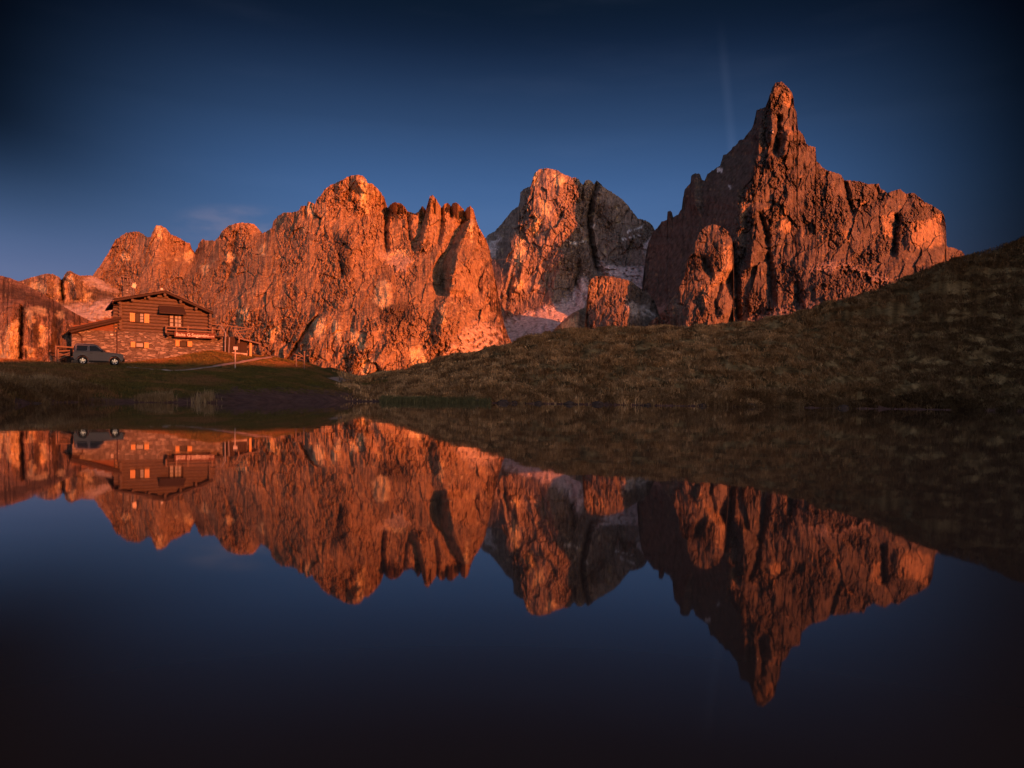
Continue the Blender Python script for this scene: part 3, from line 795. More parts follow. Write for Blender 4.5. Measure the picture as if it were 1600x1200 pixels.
massif("mountain", "square rock tower with a lit left shoulder below the middle peak",
       [(908, 545), (914, 510), (917, 470), (919, 448), (923, 437), (930, 432), (945, 431), (958, 432.5), (975, 436), (987, 440), (998, 449), (1012, 457), (1024, 472), (1032, 500), (1045, 545)],
       [(908, 640, 1750), (960, 640, 1600), (1045, 640, 1750), (914, 500, 1960), (919, 447, 1990), (945, 433, 2000), (932, 470, 1965), (960, 440, 1995), (985, 442, 2010), (1000, 455, 2000), (1025, 480, 1985), (960, 500, 1890), (1000, 500, 1900)],
       feats=[([(934, 434), (935, 465)], -14, 2.5, 2.5, 8), ([(945, 436), (944, 460)], -10, 2, 2, 8), ([(1002, 452), (1000, 500)], -10, 3, 3, 8)],
       yellow=[[(920, 440), (956, 434), (955, 450), (935, 465), (922, 470)]], scree=[[(975, 470), (1015, 480), (1030, 500), (985, 490)]],
       step=0.8, rough=0.9, sc=0.5, thick=220, seed=600, base_col=np.array([0.165, 0.132, 0.112]), yelc=np.array([0.34, 0.24, 0.15]))

massif("mountain", "low rock spur beside the square rock tower",
       [(850, 545), (866, 514), (880, 501), (893, 490), (905, 484), (915, 480), (921, 477), (926, 500), (930, 545)],
       [(850, 640, 1900), (900, 640, 1600), (930, 640, 1800), (868, 514, 2160), (890, 500, 2090), (905, 488, 2090), (921, 480, 2220), (900, 520, 2000)],
       yellow=[[(872, 512), (888, 498), (902, 492), (900, 510), (880, 520)]],
       step=0.8, rough=0.6, sc=0.45, thick=150, seed=700)

massif("cliff", "big rounded rock face with dark streaks at the left edge behind the car",
       [(-420, 410), (-300, 415), (-200, 424), (-100, 427), (-50, 428), (0, 430.5), (15, 434), (32, 441), (60, 455), (85, 470), (105, 482), (122, 492), (136, 499), (150, 505), (164, 515), (176, 530), (190, 560), (200, 600)],
       [(-420, 640, 66), (-200, 640, 66), (0, 640, 66), (100, 640, 68), (200, 640, 76), (-420, 520, 70), (-200, 520, 70), (0, 520, 70), (60, 520, 71), (120, 520, 73), (160, 530, 77),
        (-420, 480, 72), (-200, 480, 72), (0, 485, 71), (60, 490, 72), (110, 500, 74), (0, 460, 78), (40, 462, 80), (80, 478, 78), (-200, 450, 80), (-200, 424, 92), (-420, 412, 92), (0, 431, 92), (40, 445, 91), (85, 470, 86), (136, 499, 83), (170, 520, 84)],
       feats=[([(33, 478), (32, 520), (31, 575)], -3.2, 3, 4, 14), ([(20, 470), (16, 500), (14, 580)], 1.2, 18, 14, 14), ([(45, 480), (52, 510), (50, 560)], 1.0, 8, 10, 14),
              ([(88, 495), (86, 560)], -1.3, 7, 7, 14), ([(115, 500), (120, 540)], 0.9, 10, 10, 14)],
       yellow=[[(38, 485), (48, 480), (55, 500), (50, 512), (42, 505)], [(40, 540), (55, 545), (54, 558), (44, 558)], [(10, 510), (30, 495), (30, 560), (5, 562)], [(-200, 500), (0, 515), (8, 562), (-200, 565)],
               [(116, 522), (124, 522), (126, 536), (118, 538)], [(88, 487), (102, 487), (100, 500), (90, 498)], [(50, 480), (72, 480), (74, 492), (56, 492)], [(62, 505), (72, 510), (70, 545), (62, 540)]],
       dark=[[(48, 505), (62, 495), (62, 555), (52, 540)], [(78, 500), (92, 496), (100, 520), (112, 520), (108, 560), (78, 560)], [(28, 478), (38, 478), (36, 566), (28, 566)], [(-30, 440), (30, 450), (90, 478), (130, 505), (60, 478), (10, 462)],
             [(100, 530), (130, 540), (130, 570), (90, 570)]],
       step=0.6, rough=0.5, sc=0.62, thick=25, seed=800, mat=M_CLIFF, cat="cliff", jag=0.6, streak=0.85, base_col=np.array([0.29, 0.195, 0.14]), flute=0.6)

# ------------------------------------------------------------------ mesh builder for made things
class MB:
    def __init__(self): self.v = []; self.f = []

    def add(self, vs, fs):
        n = len(self.v); self.v += [tuple(p) for p in vs]; self.f += [tuple(i + n for i in f) for f in fs]; return self

    def box(self, x0, x1, y0, y1, z0, z1):
        return self.add([(x0, y0, z0), (x1, y0, z0), (x1, y1, z0), (x0, y1, z0), (x0, y0, z1), (x1, y0, z1), (x1, y1, z1), (x0, y1, z1)],
                        [(0, 3, 2, 1), (4, 5, 6, 7), (0, 1, 5, 4), (1, 2, 6, 5), (2, 3, 7, 6), (3, 0, 4, 7)])

    def hexa(self, p):
        """8 corners: bottom ring then top ring"""
        return self.add(p, [(0, 3, 2, 1), (4, 5, 6, 7), (0, 1, 5, 4), (1, 2, 6, 5), (2, 3, 7, 6), (3, 0, 4, 7)])

    def tube(self, a, b, r0, r1=None, n=8, cap=True):
        r1 = r0 if r1 is None else r1
        a = Vector(a); b = Vector(b); d = (b - a).normalized()
        p = d.orthogonal().normalized(); q = d.cross(p)
        vs = []
        for c, r in ((a, r0), (b, r1)):
            for i in range(n):
                t = 2 * math.pi * i / n
                vs.append(c + p * (math.cos(t) * r) + q * (math.sin(t) * r))
        fs = [(i, (i + 1) % n, n + (i + 1) % n, n + i) for i in range(n)]
        if cap: fs += [tuple(range(n - 1, -1, -1)), tuple(range(n, 2 * n))]
        return self.add(vs, fs)

    def path(self, pts, r, n=6):
        for a, b in zip(pts[:-1], pts[1:]): self.tube(a, b, r, r, n)
        return self

    def prism(self, poly, y0, y1):
        """polygon in x-z pushed along y"""
        n = len(poly)
        vs = [(x, y0, z) for x, z in poly] + [(x, y1, z) for x, z in poly]
        fs = [tuple(range(n)), tuple(range(2 * n - 1, n - 1, -1))] + [((i + 1) % n, i, n + i, n + (i + 1) % n) for i in range(n)]
        return self.add(vs, fs)

    def rock(self, c, sx, sy, sz, seed=0, sub=2):
        bm = bmesh.new(); bmesh.ops.create_icosphere(bm, subdivisions=sub, radius=1)
        rr = random.Random(seed)
        off = [rr.uniform(-9, 9) for _ in range(3)]
        from mathutils import noise
        vs = []
        for v in bm.verts:
            k = 1 + 0.35 * noise.noise(v.co * 1.6 + Vector(off)) + 0.12 * noise.noise(v.co * 4 + Vector(off))
            vs.append((c[0] + v.co.x * sx * k, c[1] + v.co.y * sy * k, c[2] + v.co.z * sz * k))
        fs = [tuple(v.index for v in f.verts) for f in bm.faces]
        bm.free()
        return self.add(vs, fs)

    def build(self, name, mat, parent=None, bevel=0.0, smooth_shade=False, fix=True):
        me = bpy.data.meshes.new(name); me.from_pydata(self.v, [], self.f)
        bm = bmesh.new(); bm.from_mesh(me)
        if fix: bmesh.ops.recalc_face_normals(bm, faces=bm.faces)
        if bevel: bmesh.ops.bevel(bm, geom=list(bm.edges), offset=bevel, segments=2, affect='EDGES', profile=0.6, clamp_overlap=True)
        for f in bm.faces: f.smooth = smooth_shade
        bm.to_mesh(me); bm.free()
        me.materials.append(mat)
        o = bpy.data.objects.new(name, me); COL.objects.link(o)
        if parent: o.parent = parent
        return o


def empty(name, loc, rz=0.0):
    o = bpy.data.objects.new(name, None); COL.objects.link(o)
    o.location = loc; o.rotation_euler = (0, 0, rz); o.empty_display_size = 0.3
    return o


def hit(u, v, r0=18.0, r1=170.0):
    """first point of the ground seen at a photo pixel"""
    d = ray(u, v); y = np.arange(r0, r1, 0.1)
    p = d[None] * y[:, None]; p[:, 2] += CAM_Z
    below = p[:, 2] < ground_z(p[:, 0], p[:, 1])
    i = int(np.argmax(below)) if below.any() else len(y) - 1
    q = p[i].copy(); q[2] = float(ground_z(q[0], q[1]))
    return q


def gz(x, y): return float(ground_z(np.float64(x), np.float64(y)))


def copy_tree(o, parent=None):
    c = o.copy(); COL.objects.link(c)
    if parent: c.parent = parent
    for ch in list(o.children): copy_tree(ch, c)
    return c


M_LOG = simple_mat("weathered_log", (0.100, 0.076, 0.060), 0.85, noise=0.5, scale=3.0, bump=0.6, stretch=(1.2, 8, 8))
M_LOGDK = simple_mat("dark_timber", (0.040, 0.026, 0.020), 0.85, noise=0.4, scale=4.0, bump=0.5, stretch=(2, 6, 6))
M_BOARD = simple_mat("red_brown_boards", (0.140, 0.065, 0.035), 0.75, noise=0.3, scale=4.0, stretch=(1, 6, 6))
M_SHUT = simple_mat("honey_shutter_wood", (0.50, 0.30, 0.12), 0.6, noise=0.12, scale=5.0, stretch=(8, 8, 1))
M_ROOF = simple_mat("slate_roof", (0.16, 0.125, 0.115), 0.9, noise=0.45, scale=5.0, bump=0.8)
M_PANE = simple_mat("curtained_pane", (0.20, 0.23, 0.25), 0.45, noise=0.08, scale=2.0, spec=0.2)
M_DARKPANE = simple_mat("dark_pane", (0.012, 0.011, 0.012), 0.45, noise=0.1, spec=0.12)
M_WHITE = simple_mat("white_paint", (0.58, 0.57, 0.55), 0.5, noise=0.08)
M_METAL = simple_mat("grey_metal", (0.30, 0.28, 0.28), 0.45, metal=0.6, noise=0.15)
M_PIPE = simple_mat("dark_copper_pipe", (0.09, 0.05, 0.04), 0.5, metal=0.5, noise=0.2)
M_WOODGREY = simple_mat("grey_fence_wood", (0.20, 0.14, 0.10), 0.9, noise=0.4, scale=6.0, bump=0.5, stretch=(1, 6, 6))
M_SIGN = simple_mat("dark_signboard", (0.10, 0.035, 0.022), 0.7, noise=0.25, scale=4.0, stretch=(1, 6, 6))
M_STONE = simple_mat("pale_stone", (0.42, 0.36, 0.32), 0.9, noise=0.3, scale=2.0, bump=0.6)


def stone_wall_mat():
    m, nt, b = new_mat("rubble_masonry")
    N = nt.nodes.new; L = nt.links.new
    tc = N('ShaderNodeTexCoord'); mp = N('ShaderNodeMapping'); mp.inputs['Scale'].default_value = (2.6, 2.6, 8.0)
    L(tc.outputs['Object'], mp.inputs[0])
    wn = N('ShaderNodeTexNoise'); wn.inputs['Scale'].default_value = 1.4; wn.inputs['Detail'].default_value = 3
    L(mp.outputs[0], wn.inputs['Vector'])
    ad = N('ShaderNodeMix'); ad.data_type = 'RGBA'; ad.blend_type = 'LINEAR_LIGHT'; ad.inputs[0].default_value = 0.25
    L(mp.outputs[0], ad.inputs[6]); L(wn.outputs['Color'], ad.inputs[7])
    vo = N('ShaderNodeTexVoronoi'); vo.feature = 'F1'; vo.inputs['Scale'].default_value = 1.0
    ve = N('ShaderNodeTexVoronoi'); ve.feature = 'DISTANCE_TO_EDGE'; ve.inputs['Scale'].default_value = 1.0
    L(ad.outputs[2], vo.inputs['Vector']); L(ad.outputs[2], ve.inputs['Vector'])
    r = N('ShaderNodeValToRGB'); r.color_ramp.elements[0].color = (0.085, 0.078, 0.074, 1); r.color_ramp.elements[1].color = (0.30, 0.28, 0.26, 1)
    e = r.color_ramp.elements.new(0.55); e.color = (0.150, 0.132, 0.120, 1)
    sp = N('ShaderNodeSeparateColor'); L(vo.outputs['Color'], sp.inputs[0]); L(sp.outputs[0], r.inputs[0])
    st = N('ShaderNodeMapRange'); st.inputs[1].default_value = 0.0; st.inputs[2].default_value = 0.07
    L(ve.outputs['Distance'], st.inputs[0])
    mx = N('ShaderNodeMix'); mx.data_type = 'RGBA'; L(st.outputs[0], mx.inputs[0]); mx.inputs[6].default_value = (0.10, 0.075, 0.065, 1)
    L(r.outputs[0], mx.inputs[7]); L(mx.outputs[2], b.inputs['Base Color'])
    b.inputs['Roughness'].default_value = 0.9
    bp = N('ShaderNodeBump'); bp.inputs['Strength'].default_value = 0.9; bp.inputs['Distance'].default_value = 0.05
    L(st.outputs[0], bp.inputs['Height']); L(bp.outputs[0], b.inputs['Normal'])
    return m


M_WALL = stone_wall_mat()

# ------------------------------------------------------------------ log cabin
H_ROT = R(32)
H_O = at(185, 567, 70)
EX = np.array([math.cos(H_ROT), math.sin(H_ROT), 0]); EY = np.array([-math.sin(H_ROT), math.cos(H_ROT), 0])


def loc(u, v, y=0.0):
    """point of the cabin's front plane (pushed back y) seen at a photo pixel, in the cabin's own axes"""
    d = ray(u, v); c = np.array([0, 0, CAM_Z])
    t = (y - (c - H_O) @ EY) / (d @ EY)
    p = c + d * t - H_O
    return float(p @ EX), float(p[2])


def build_cabin():
    cab = empty("log_cabin", H_O, H_ROT)
    tag(cab, "old mountain cabin of dark logs over a rubble stone ground floor with open honey shutters", "cabin")
    W = loc(330, 520)[0]; DEP = 9.0
    z1 = loc(185, 517)[1]                                   # stone / log joint
    fr = -0.75
    ax, az_ = loc(258, 454, fr); lx, lz = loc(178, 467.5, fr); rx, rz = loc(333.5, 488, fr)
    def roof_z(x): return az_ + (x - ax) * ((lz - az_) / (lx - ax) if x < ax else (rz - az_) / (rx - ax))
    def back_z(x, y): return roof_z(x)
    # stone storey
    m = MB(); m.box(0, W + 1.4, 0, DEP, -1.6, z1)
    m.box(-0.06, 0.30, -0.06, 0.3, -1.6, z1 - 0.02); m.box(W * 0.53, W * 0.53 + 0.45, -0.05, 0.3, -1.6, z1 - 0.02)
    m.build("stone_wall", M_WALL, cab)
    # log storey: rows of round logs, crossing at the corners
    m = MB(); rl = 0.148; step = 0.305
    rr = random.Random(4)
    z = z1 + rl; k = 0
    while z < az_ - 0.45:
        r = rl * rr.uniform(0.97, 1.07)
        a = -0.35 - rr.uniform(0, .12); b = W + 0.35 + rr.uniform(0, .12)
        zt = z + r + 0.16
        if zt > roof_z(a):
            a = lx + (zt - lz) / ((az_ - lz) / (ax - lx)) + .1
        if zt > roof_z(b):
            b = rx - (zt - rz) / ((az_ - rz) / (rx - ax)) - .1
        if b - a > 0.6:
            m.tube((a, 0.14, z + rr.uniform(-.012, .012)), (b, 0.14, z + rr.uniform(-.012, .012)), r, r * rr.uniform(.93, 1.0), 10)
        if z + rl + 0.3 < lz:
            m.tube((0.14, -0.30 - rr.uniform(0, .1), z + step / 2), (0.14, DEP, z + step / 2), r, r, 10)
        if z + rl + 0.3 < rz:
            m.tube((W - 0.14, -0.30 - rr.uniform(0, .1), z + step / 2), (W - 0.14, DEP, z + step / 2), r, r, 10)
        z += step; k += 1
    m.box(0.2, W - 0.2, 0.2, DEP, z1 + 0.01, min(lz, rz) - 0.35)
    m.prism([(0.2, min(lz, rz) - 0.35), (W - 0.2, min(lz, rz) - 0.35), (W - .2, rz - .2), (ax, az_ - 0.4), (0.2, lz - .2)], 0.2, 0.4)
    m.build("log_wall", M_LOG, cab, smooth_shade=False)
    # roof: two slabs of rough slates on rafters
    m = MB(); th = 0.20
    yb = DEP + 0.5
    for (xa, za, xb, zb) in ((lx, lz, ax, az_), (ax, az_, rx, rz)):
        m.hexa([(xa, fr, za - th), (xb, fr, zb - th), (xb, yb, zb - th), (xa, yb, za - th), (xa, fr, za), (xb, fr, zb), (xb, yb, zb), (xa, yb, za)])
    roof = m.build("roof", M_LOGDK, cab)
    m = MB()
    for (xa, za, xb, zb) in ((lx, lz, ax, az_), (rx, rz, ax, az_)):
        L_ = math.hypot(xb - xa, zb - za); n = int(L_ / 0.30)
        for i in range(n):
            t0 = i / n; t1 = (i + 1.35) / n
            y = fr - 0.06
            while y < yb:
                w = rr.uniform(0.35, 0.6)
                e = rr.uniform(0.0, 0.035)
                x0 = xa + (xb - xa) * t0; x1 = xa + (xb - xa) * min(1, t1); q0 = za + (zb - za) * t0; q1 = za + (zb - za) * min(1, t1)
                m.hexa([(x0, y, q0 + .045 + e), (x1, y, q1 + .005 + e), (x1, y + w, q1 + .005 + e), (x0, y + w, q0 + .045 + e),
                        (x0, y, q0 + .085 + e), (x1, y, q1 + .045 + e), (x1, y + w, q1 + .045 + e), (x0, y + w, q0 + .085 + e)])
                y += w + 0.015
    m.build("slates", M_ROOF, roof)
    for t in (0.06, 0.36, 0.68, 1.0):
        for s_ in ((lx, lz), (rx, rz)):
            if t == 1.0 and s_[0] == rx: continue
            x = s_[0] + (ax - s_[0]) * t; zz = s_[1] + (az_ - s_[1]) * t - 0.36
            MB().tube((x + (0.25 if s_[0] == lx and t < .1 else 0), fr + 0.12, zz), (x + (0.25 if s_[0] == lx and t < .1 else 0), 0.6, zz), 0.13, 0.13, 10).build("purlin", M_LOG, roof)
    m = MB(); m.path([(lx - .02, fr, lz - .16), (lx - .12, fr - .05, lz - .32), (lx - .04, fr + .3, lz - .46), (lx + .35, fr + .7, lz - .5)], 0.05)
    m.tube((lx - 0.05, fr, lz - .14), (lx - 0.05, yb, lz - .14), 0.07, 0.07, 8)
    m.build("gutter", M_PIPE, roof)
    cx, cz = loc(253, 452.5, fr)
    MB().tube((cx, fr + .2, az_ - .05), (cx, fr + .2, cz - .03), 0.03, 0.03, 6).box(cx - .1, cx + .1, fr + .1, fr + .3, cz - .03, cz + .15).build("ridge_lamp", M_WHITE, roof)
    # chimney
    ca, ct = loc(192, 438, 4.0); cb, _ = loc(200.5, 438, 4.0); _, cbz = loc(196, 470, 4.0)
    m = MB(); m.box(ca, cb, 4, 4.8, cbz - .8, ct); m.box(ca - .06, cb + .06, 3.94, 4.86, ct - .5, ct - .42)
    ch = m.build("chimney", M_WALL, roof)
    m = MB(); m.box(ca - .12, cb + .12, 3.88, 4.92, ct + .28, ct + .36)
    for x in (ca + .06, cb - .06):
        for y in (4.06, 4.74): m.box(x - .05, x + .05, y - .05, y + .05, ct, ct + .28)
    m.build("chimney_cap", M_ROOF, roof)
    m = MB(); m.tube((cb + .25, 4.2, cbz - .5), (cb + .25, 4.2, ct + .2), .03, .03); m.tube((cb + .45, 4.2, cbz - .5), (cb + .45, 4.2, ct - .1), .025)
    for i in range(6): m.tube((cb + .05, 4.2, ct - .1 - .22 * i), (cb + .5, 4.2, ct - .05 - .22 * i), .018)
    m.tube((cb + .25, 4.2, ct + .1), (ca - .1, 4.2, ct + .45), .018); m.tube((cb, 4.2, ct + .3), (cb + .4, 4.2, ct + .15), .018)
    m.add([(cb + .28, 4.05, ct - .55), (cb + .62, 4.05, ct - .7), (cb + .72, 4.05, ct - .35), (cb + .66, 4.0, ct - .1), (cb + .4, 4.0, ct - .2)], [(0, 1, 2, 3, 4)])
    m.build("aerial", M_METAL, roof)

    def window(uL, vT, uR, vB, halves, y=-0.05, shutters=()):
        xa, zt = loc(uL, vT, y); xb, zb = loc(uR, vB, y)
        f = MB(); t = 0.06
        f.box(xa - t, xb + t, y - .03, y + .25, zt, zt + t); f.box(xa - t, xb + t, y - .05, y + .25, zb - t, zb)
        f.box(xa - t, xa, y - .03, y + .25, zb, zt); f.box(xb, xb + t, y - .03, y + .25, zb, zt)
        n = len(halves)
        for i in range(1, n):
            x = xa + (xb - xa) * i / n; f.box(x - .03, x + .03, y - .02, y + .2, zb, zt)
        w = f.build("window", M_LOGDK, cab)
        for i, h in enumerate(halves):
            x0 = xa + (xb - xa) * i / n + .03; x1 = xa + (xb - xa) * (i + 1) / n - .03
            p = MB().box(x0, x1, y + .06, y + .09, zb + .01, zt - .01)
            p.build("pane", M_PANE if h else M_DARKPANE, w)
            if h and zt - zb > 0.75:
                for q in (1 / 3, 2 / 3):
                    MB().box(x0, x1, y + .03, y + .058, zb + (zt - zb) * q - .02, zb + (zt - zb) * q + .02).build("glazing_bar", M_LOGDK, w)
        for (a_, t_, b_, bb_) in shutters:
            sa, st = loc(a_, t_, y - .09); sb, sbz = loc(b_, bb_, y - .09)
            m = MB()
            nb_ = 3
            for i in range(nb_):
                m.box(sa + (sb - sa) * i / nb_ + .004, sa + (sb - sa) * (i + 1) / nb_ - .004, y - .09, y - .05, sbz, st)
            m.box(sa + .02, sb - .02, y - .112, y - .09, sbz + .12, sbz + .2); m.box(sa + .02, sb - .02, y - .112, y - .09, st - .2, st - .12)
            m.build("shutter", M_SHUT, cab)

    window(212.0, 489.5, 224.6, 503.5, (0, 1), -0.11, [(202.8, 488.7, 210.9, 502.6), (225.6, 490.3, 233.2, 504.8)])
    window(212.6, 535.6, 224.2, 542.4, (1,), -0.11, [(204.2, 533.8, 211.4, 542.6), (225.4, 535, 232.6, 544.2)])
    window(281.5, 534.0, 291.5, 541.2, (0,), -0.11, [(274.2, 531.2, 280.5, 541.2), (293.0, 533, 300.2, 541.6)])
    # balcony door with two glazed leaves
    da, dt = loc(263.5, 489, -.06); db, dbz = loc(286.5, 519, -.06)
    m = MB(); m.box(da, da + .1, -.16, .2, dbz, dt); m.box(db - .1, db, -.16, .2, dbz, dt); m.box(da, db, -.165, .2, dt, dt + .1)
    mid = da + (db - da) * 0.36
    m.box(mid - .06, mid + .06, -.14, .2, dbz, dt); m.box(da + .1, db - .1, -.12, .2, dbz, dbz + 0.42)
    dr = m.build("balcony_door", M_LOGDK, cab)
    for (xa, xb, cols) in ((da + .12, mid - .07, 1), (mid + .1, db - .22, 2)):
        zb = dbz + .46; zt = dt - .14
        MB().box(xa, xb, -.05, -.02, zb, zt).build("pane", M_PANE, dr)
        for q in (1 / 3, 2 / 3):
            MB().box(xa, xb, -.085, -.052, zb + (zt - zb) * q - .035, zb + (zt - zb) * q + .035).build("glazing_bar", M_LOGDK, dr)
        if cols == 2: MB().box((xa + xb) / 2 - .03, (xa + xb) / 2 + .03, -.087, -.051, zb, zt).build("glazing_bar", M_LOGDK, dr)
    # pent roof over the door
    p0 = loc(248, 477, -.02); p1 = loc(287, 479, -.02)
    zt = p0[1]; zo = loc(252, 488.5, -1.0)[1]
    MB().hexa([(p0[0], 0, zt - .1), (p1[0], 0, zt - .1), (p1[0] + .1, -1.0, zo - .06), (p0[0] - .05, -1.0, zo - .06),
               (p0[0], 0, zt), (p1[0], 0, zt), (p1[0] + .1, -1.0, zo + .03), (p0[0] - .05, -1.0, zo + .03)]).build("door_canopy", M_LOGDK, cab)
    # balcony with rail
    ya = -1.05
    bx0 = loc(259, 519, ya)[0]; bx1 = loc(349, 528, ya)[0]; bz = loc(262, 520, ya)[1]; hz = loc(262, 509.5, ya)[1]
    m = MB(); m.box(bx0, bx1, ya, -.02, bz - .16, bz)
    for i in range(5): m.box(bx0 + .2 + i * (bx1 - bx0 - .4) / 4 - .07, bx0 + .2 + i * (bx1 - bx0 - .4) / 4 + .07, ya - .05, .1, bz - .34, bz - .165)
    m.build("balcony", M_LOGDK, cab)
    m = MB()
    m.box(bx0, bx1 - .9, ya - .02, ya + .05, hz - .07, hz); m.box(bx0, bx1 - .9, ya, ya + .04, (hz + bz) / 2 - .05, (hz + bz) / 2 + .03)
    m.box(bx0, bx0 + .06, ya + .06, -.02, hz - .07, hz - .005)
    for x in (bx0 + .03, bx0 + .95, loc(294, 510, ya)[0], bx1 - 1.0): m.box(x - .05, x + .05, ya + .055, ya + .13, bz, hz + (.15 if x > bx0 + 1 else 0))
    for i in range(5): m.box(bx0 + .01, bx0 + .05, ya + .2 + .17 * i, ya + .28 + .17 * i, bz + .01, hz - .075)
    m.build("balcony_rail", M_WOODGREY, cab)
    # lean-to on the left
    xl = loc(112, 540)[0]
    zs = loc(150, 516)[1]
    m = MB(); m.box(xl, -0.065, 0.12, 6.5, -1.4, zs); m.build("lean_to_wall", M_WALL, cab)
    ra = loc(108, 512.5, -.5); rb = loc(184, 495.5, -.5)
    m = MB()
    m.prism([(xl + .05, zs), (-.07, zs), (-.07, rb[1] - .42), (xl + .05, ra[1] - .38)], 0.16, 6.4)
    for i in range(7): m.box(xl + .1, -.08, .135, .158, zs + .02 + i * .2, zs + .2 + i * .2) if i < 1 else m.box(xl + .1 + max(0, (i - 1) * .62), -.08, .135, .158, zs + .02 + i * .2, zs + .2 + i * .2)
    m.build("gable_boards", M_BOARD, cab)
    MB().box(-.28, -.08, .08, .132, zs, rb[1] - .44).build("corner_post", M_SHUT, cab)
    m = MB(); t = .34
    m.hexa([(ra[0], -.5, ra[1] - t), (rb[0], -.5, rb[1] - t), (rb[0], 6.8, rb[1] - t), (ra[0], 6.8, ra[1] - t), (ra[0], -.5, ra[1]), (rb[0], -.5, rb[1]), (rb[0], 6.8, rb[1]), (ra[0], 6.8, ra[1])])
    m.tube((ra[0] - .05, -.56, ra[1] - .14), (rb[0] + .3, -.56, rb[1] - .06), .13, .12, 10); m.tube((ra[0] + .1, -.52, ra[1] - .36), (rb[0] + .1, -.52, rb[1] - .32), .11, .11, 10)
    m.build("lean_to_roof", M_LOGDK, cab)
    m = MB(); gx, g0 = loc(128, 524, -.0)
    m.path([(ra[0] + .2, -.3, ra[1] - .45), (gx - .3, -.1, g0 + .2), (gx, .04, g0 - .1), (gx, .04, -.6)], .05)
    m.build("downpipe", M_PIPE, cab)
    MB().tube((-.10, -.02, -1), (-.10, -.02, zs + .2), .05).build("downpipe", M_PIPE, cab)
    wx, wz = loc(174.5, 523, .1); MB().box(wx - .12, wx + .12, .02, .115, wz - .05, wz + .06).build("wall_lamp", M_WHITE, cab)
    return cab, (bx0, bx1, bz, ya, W)


CAB, BAL = build_cabin()


def cab_pt(x, y, z): return H_O + EX * x + EY * y + np.array([0, 0, z])


def text_mesh(txt, size, name, mat, parent, locv, rot=(math.pi / 2, 0, 0), sx=1.0, extr=0.008):
    cu = bpy.data.curves.new(name, 'FONT'); cu.body = txt; cu.size = size; cu.extrude = extr
    cu.align_x = 'LEFT'; cu.offset = 0.004
    t = bpy.data.objects.new(name, cu); COL.objects.link(t)
    bpy.context.view_layer.update()
    me = bpy.data.meshes.new_from_object(t.evaluated_get(bpy.context.evaluated_depsgraph_get()))
    bpy.data.objects.remove(t)
    me.materials.clear(); me.materials.append(mat)
    o = bpy.data.objects.new(name, me); COL.objects.link(o)
    o.parent = parent; o.location = locv; o.rotation_euler = rot; o.scale = (sx, 1, 1)
    return o, max(v.co.x for v in me.vertices)


def build_name_board():
    y = BAL[3] - .09
    xa, zt = loc(272.5, 518, y); xb, zb = loc(336, 529, y)
    za2 = loc(272.5, 526.5, y)[1]; zb2 = loc(336, 521, y)[1]
    root = empty("name_board", cab_pt(xa, y, za2), H_ROT)
    tag(root, "long dark board with pale gothic style lettering hung on the balcony front", "sign")
    hgt = zt - za2; wid = xb - xa; dz = zb2 - zt
    MB().hexa([(0, 0, 0), (wid, 0, dz * .5), (wid, .05, dz * .5), (0, .05, 0), (0, 0, hgt), (wid, 0, hgt + dz * .5), (wid, .05, hgt + dz * .5), (0, .05, hgt)]).build("board", M_SIGN, root)
    o, w = text_mesh("Baita G.Segantini", hgt * .82, "lettering", M_WHITE, root, (.12, -.012, hgt * .24), extr=.006)
    k = (wid * .80) / w; o.scale = (k, 1, 1)
    o.rotation_euler = (math.pi / 2, 0, 0)
    o2, w2 = text_mesh("m.2170", hgt * .36, "small_lettering", M_WHITE, root, (wid * .845, -.012, hgt * .3), extr=.006)
    o2.scale = (wid * .13 / w2, 1, 1)


build_name_board()


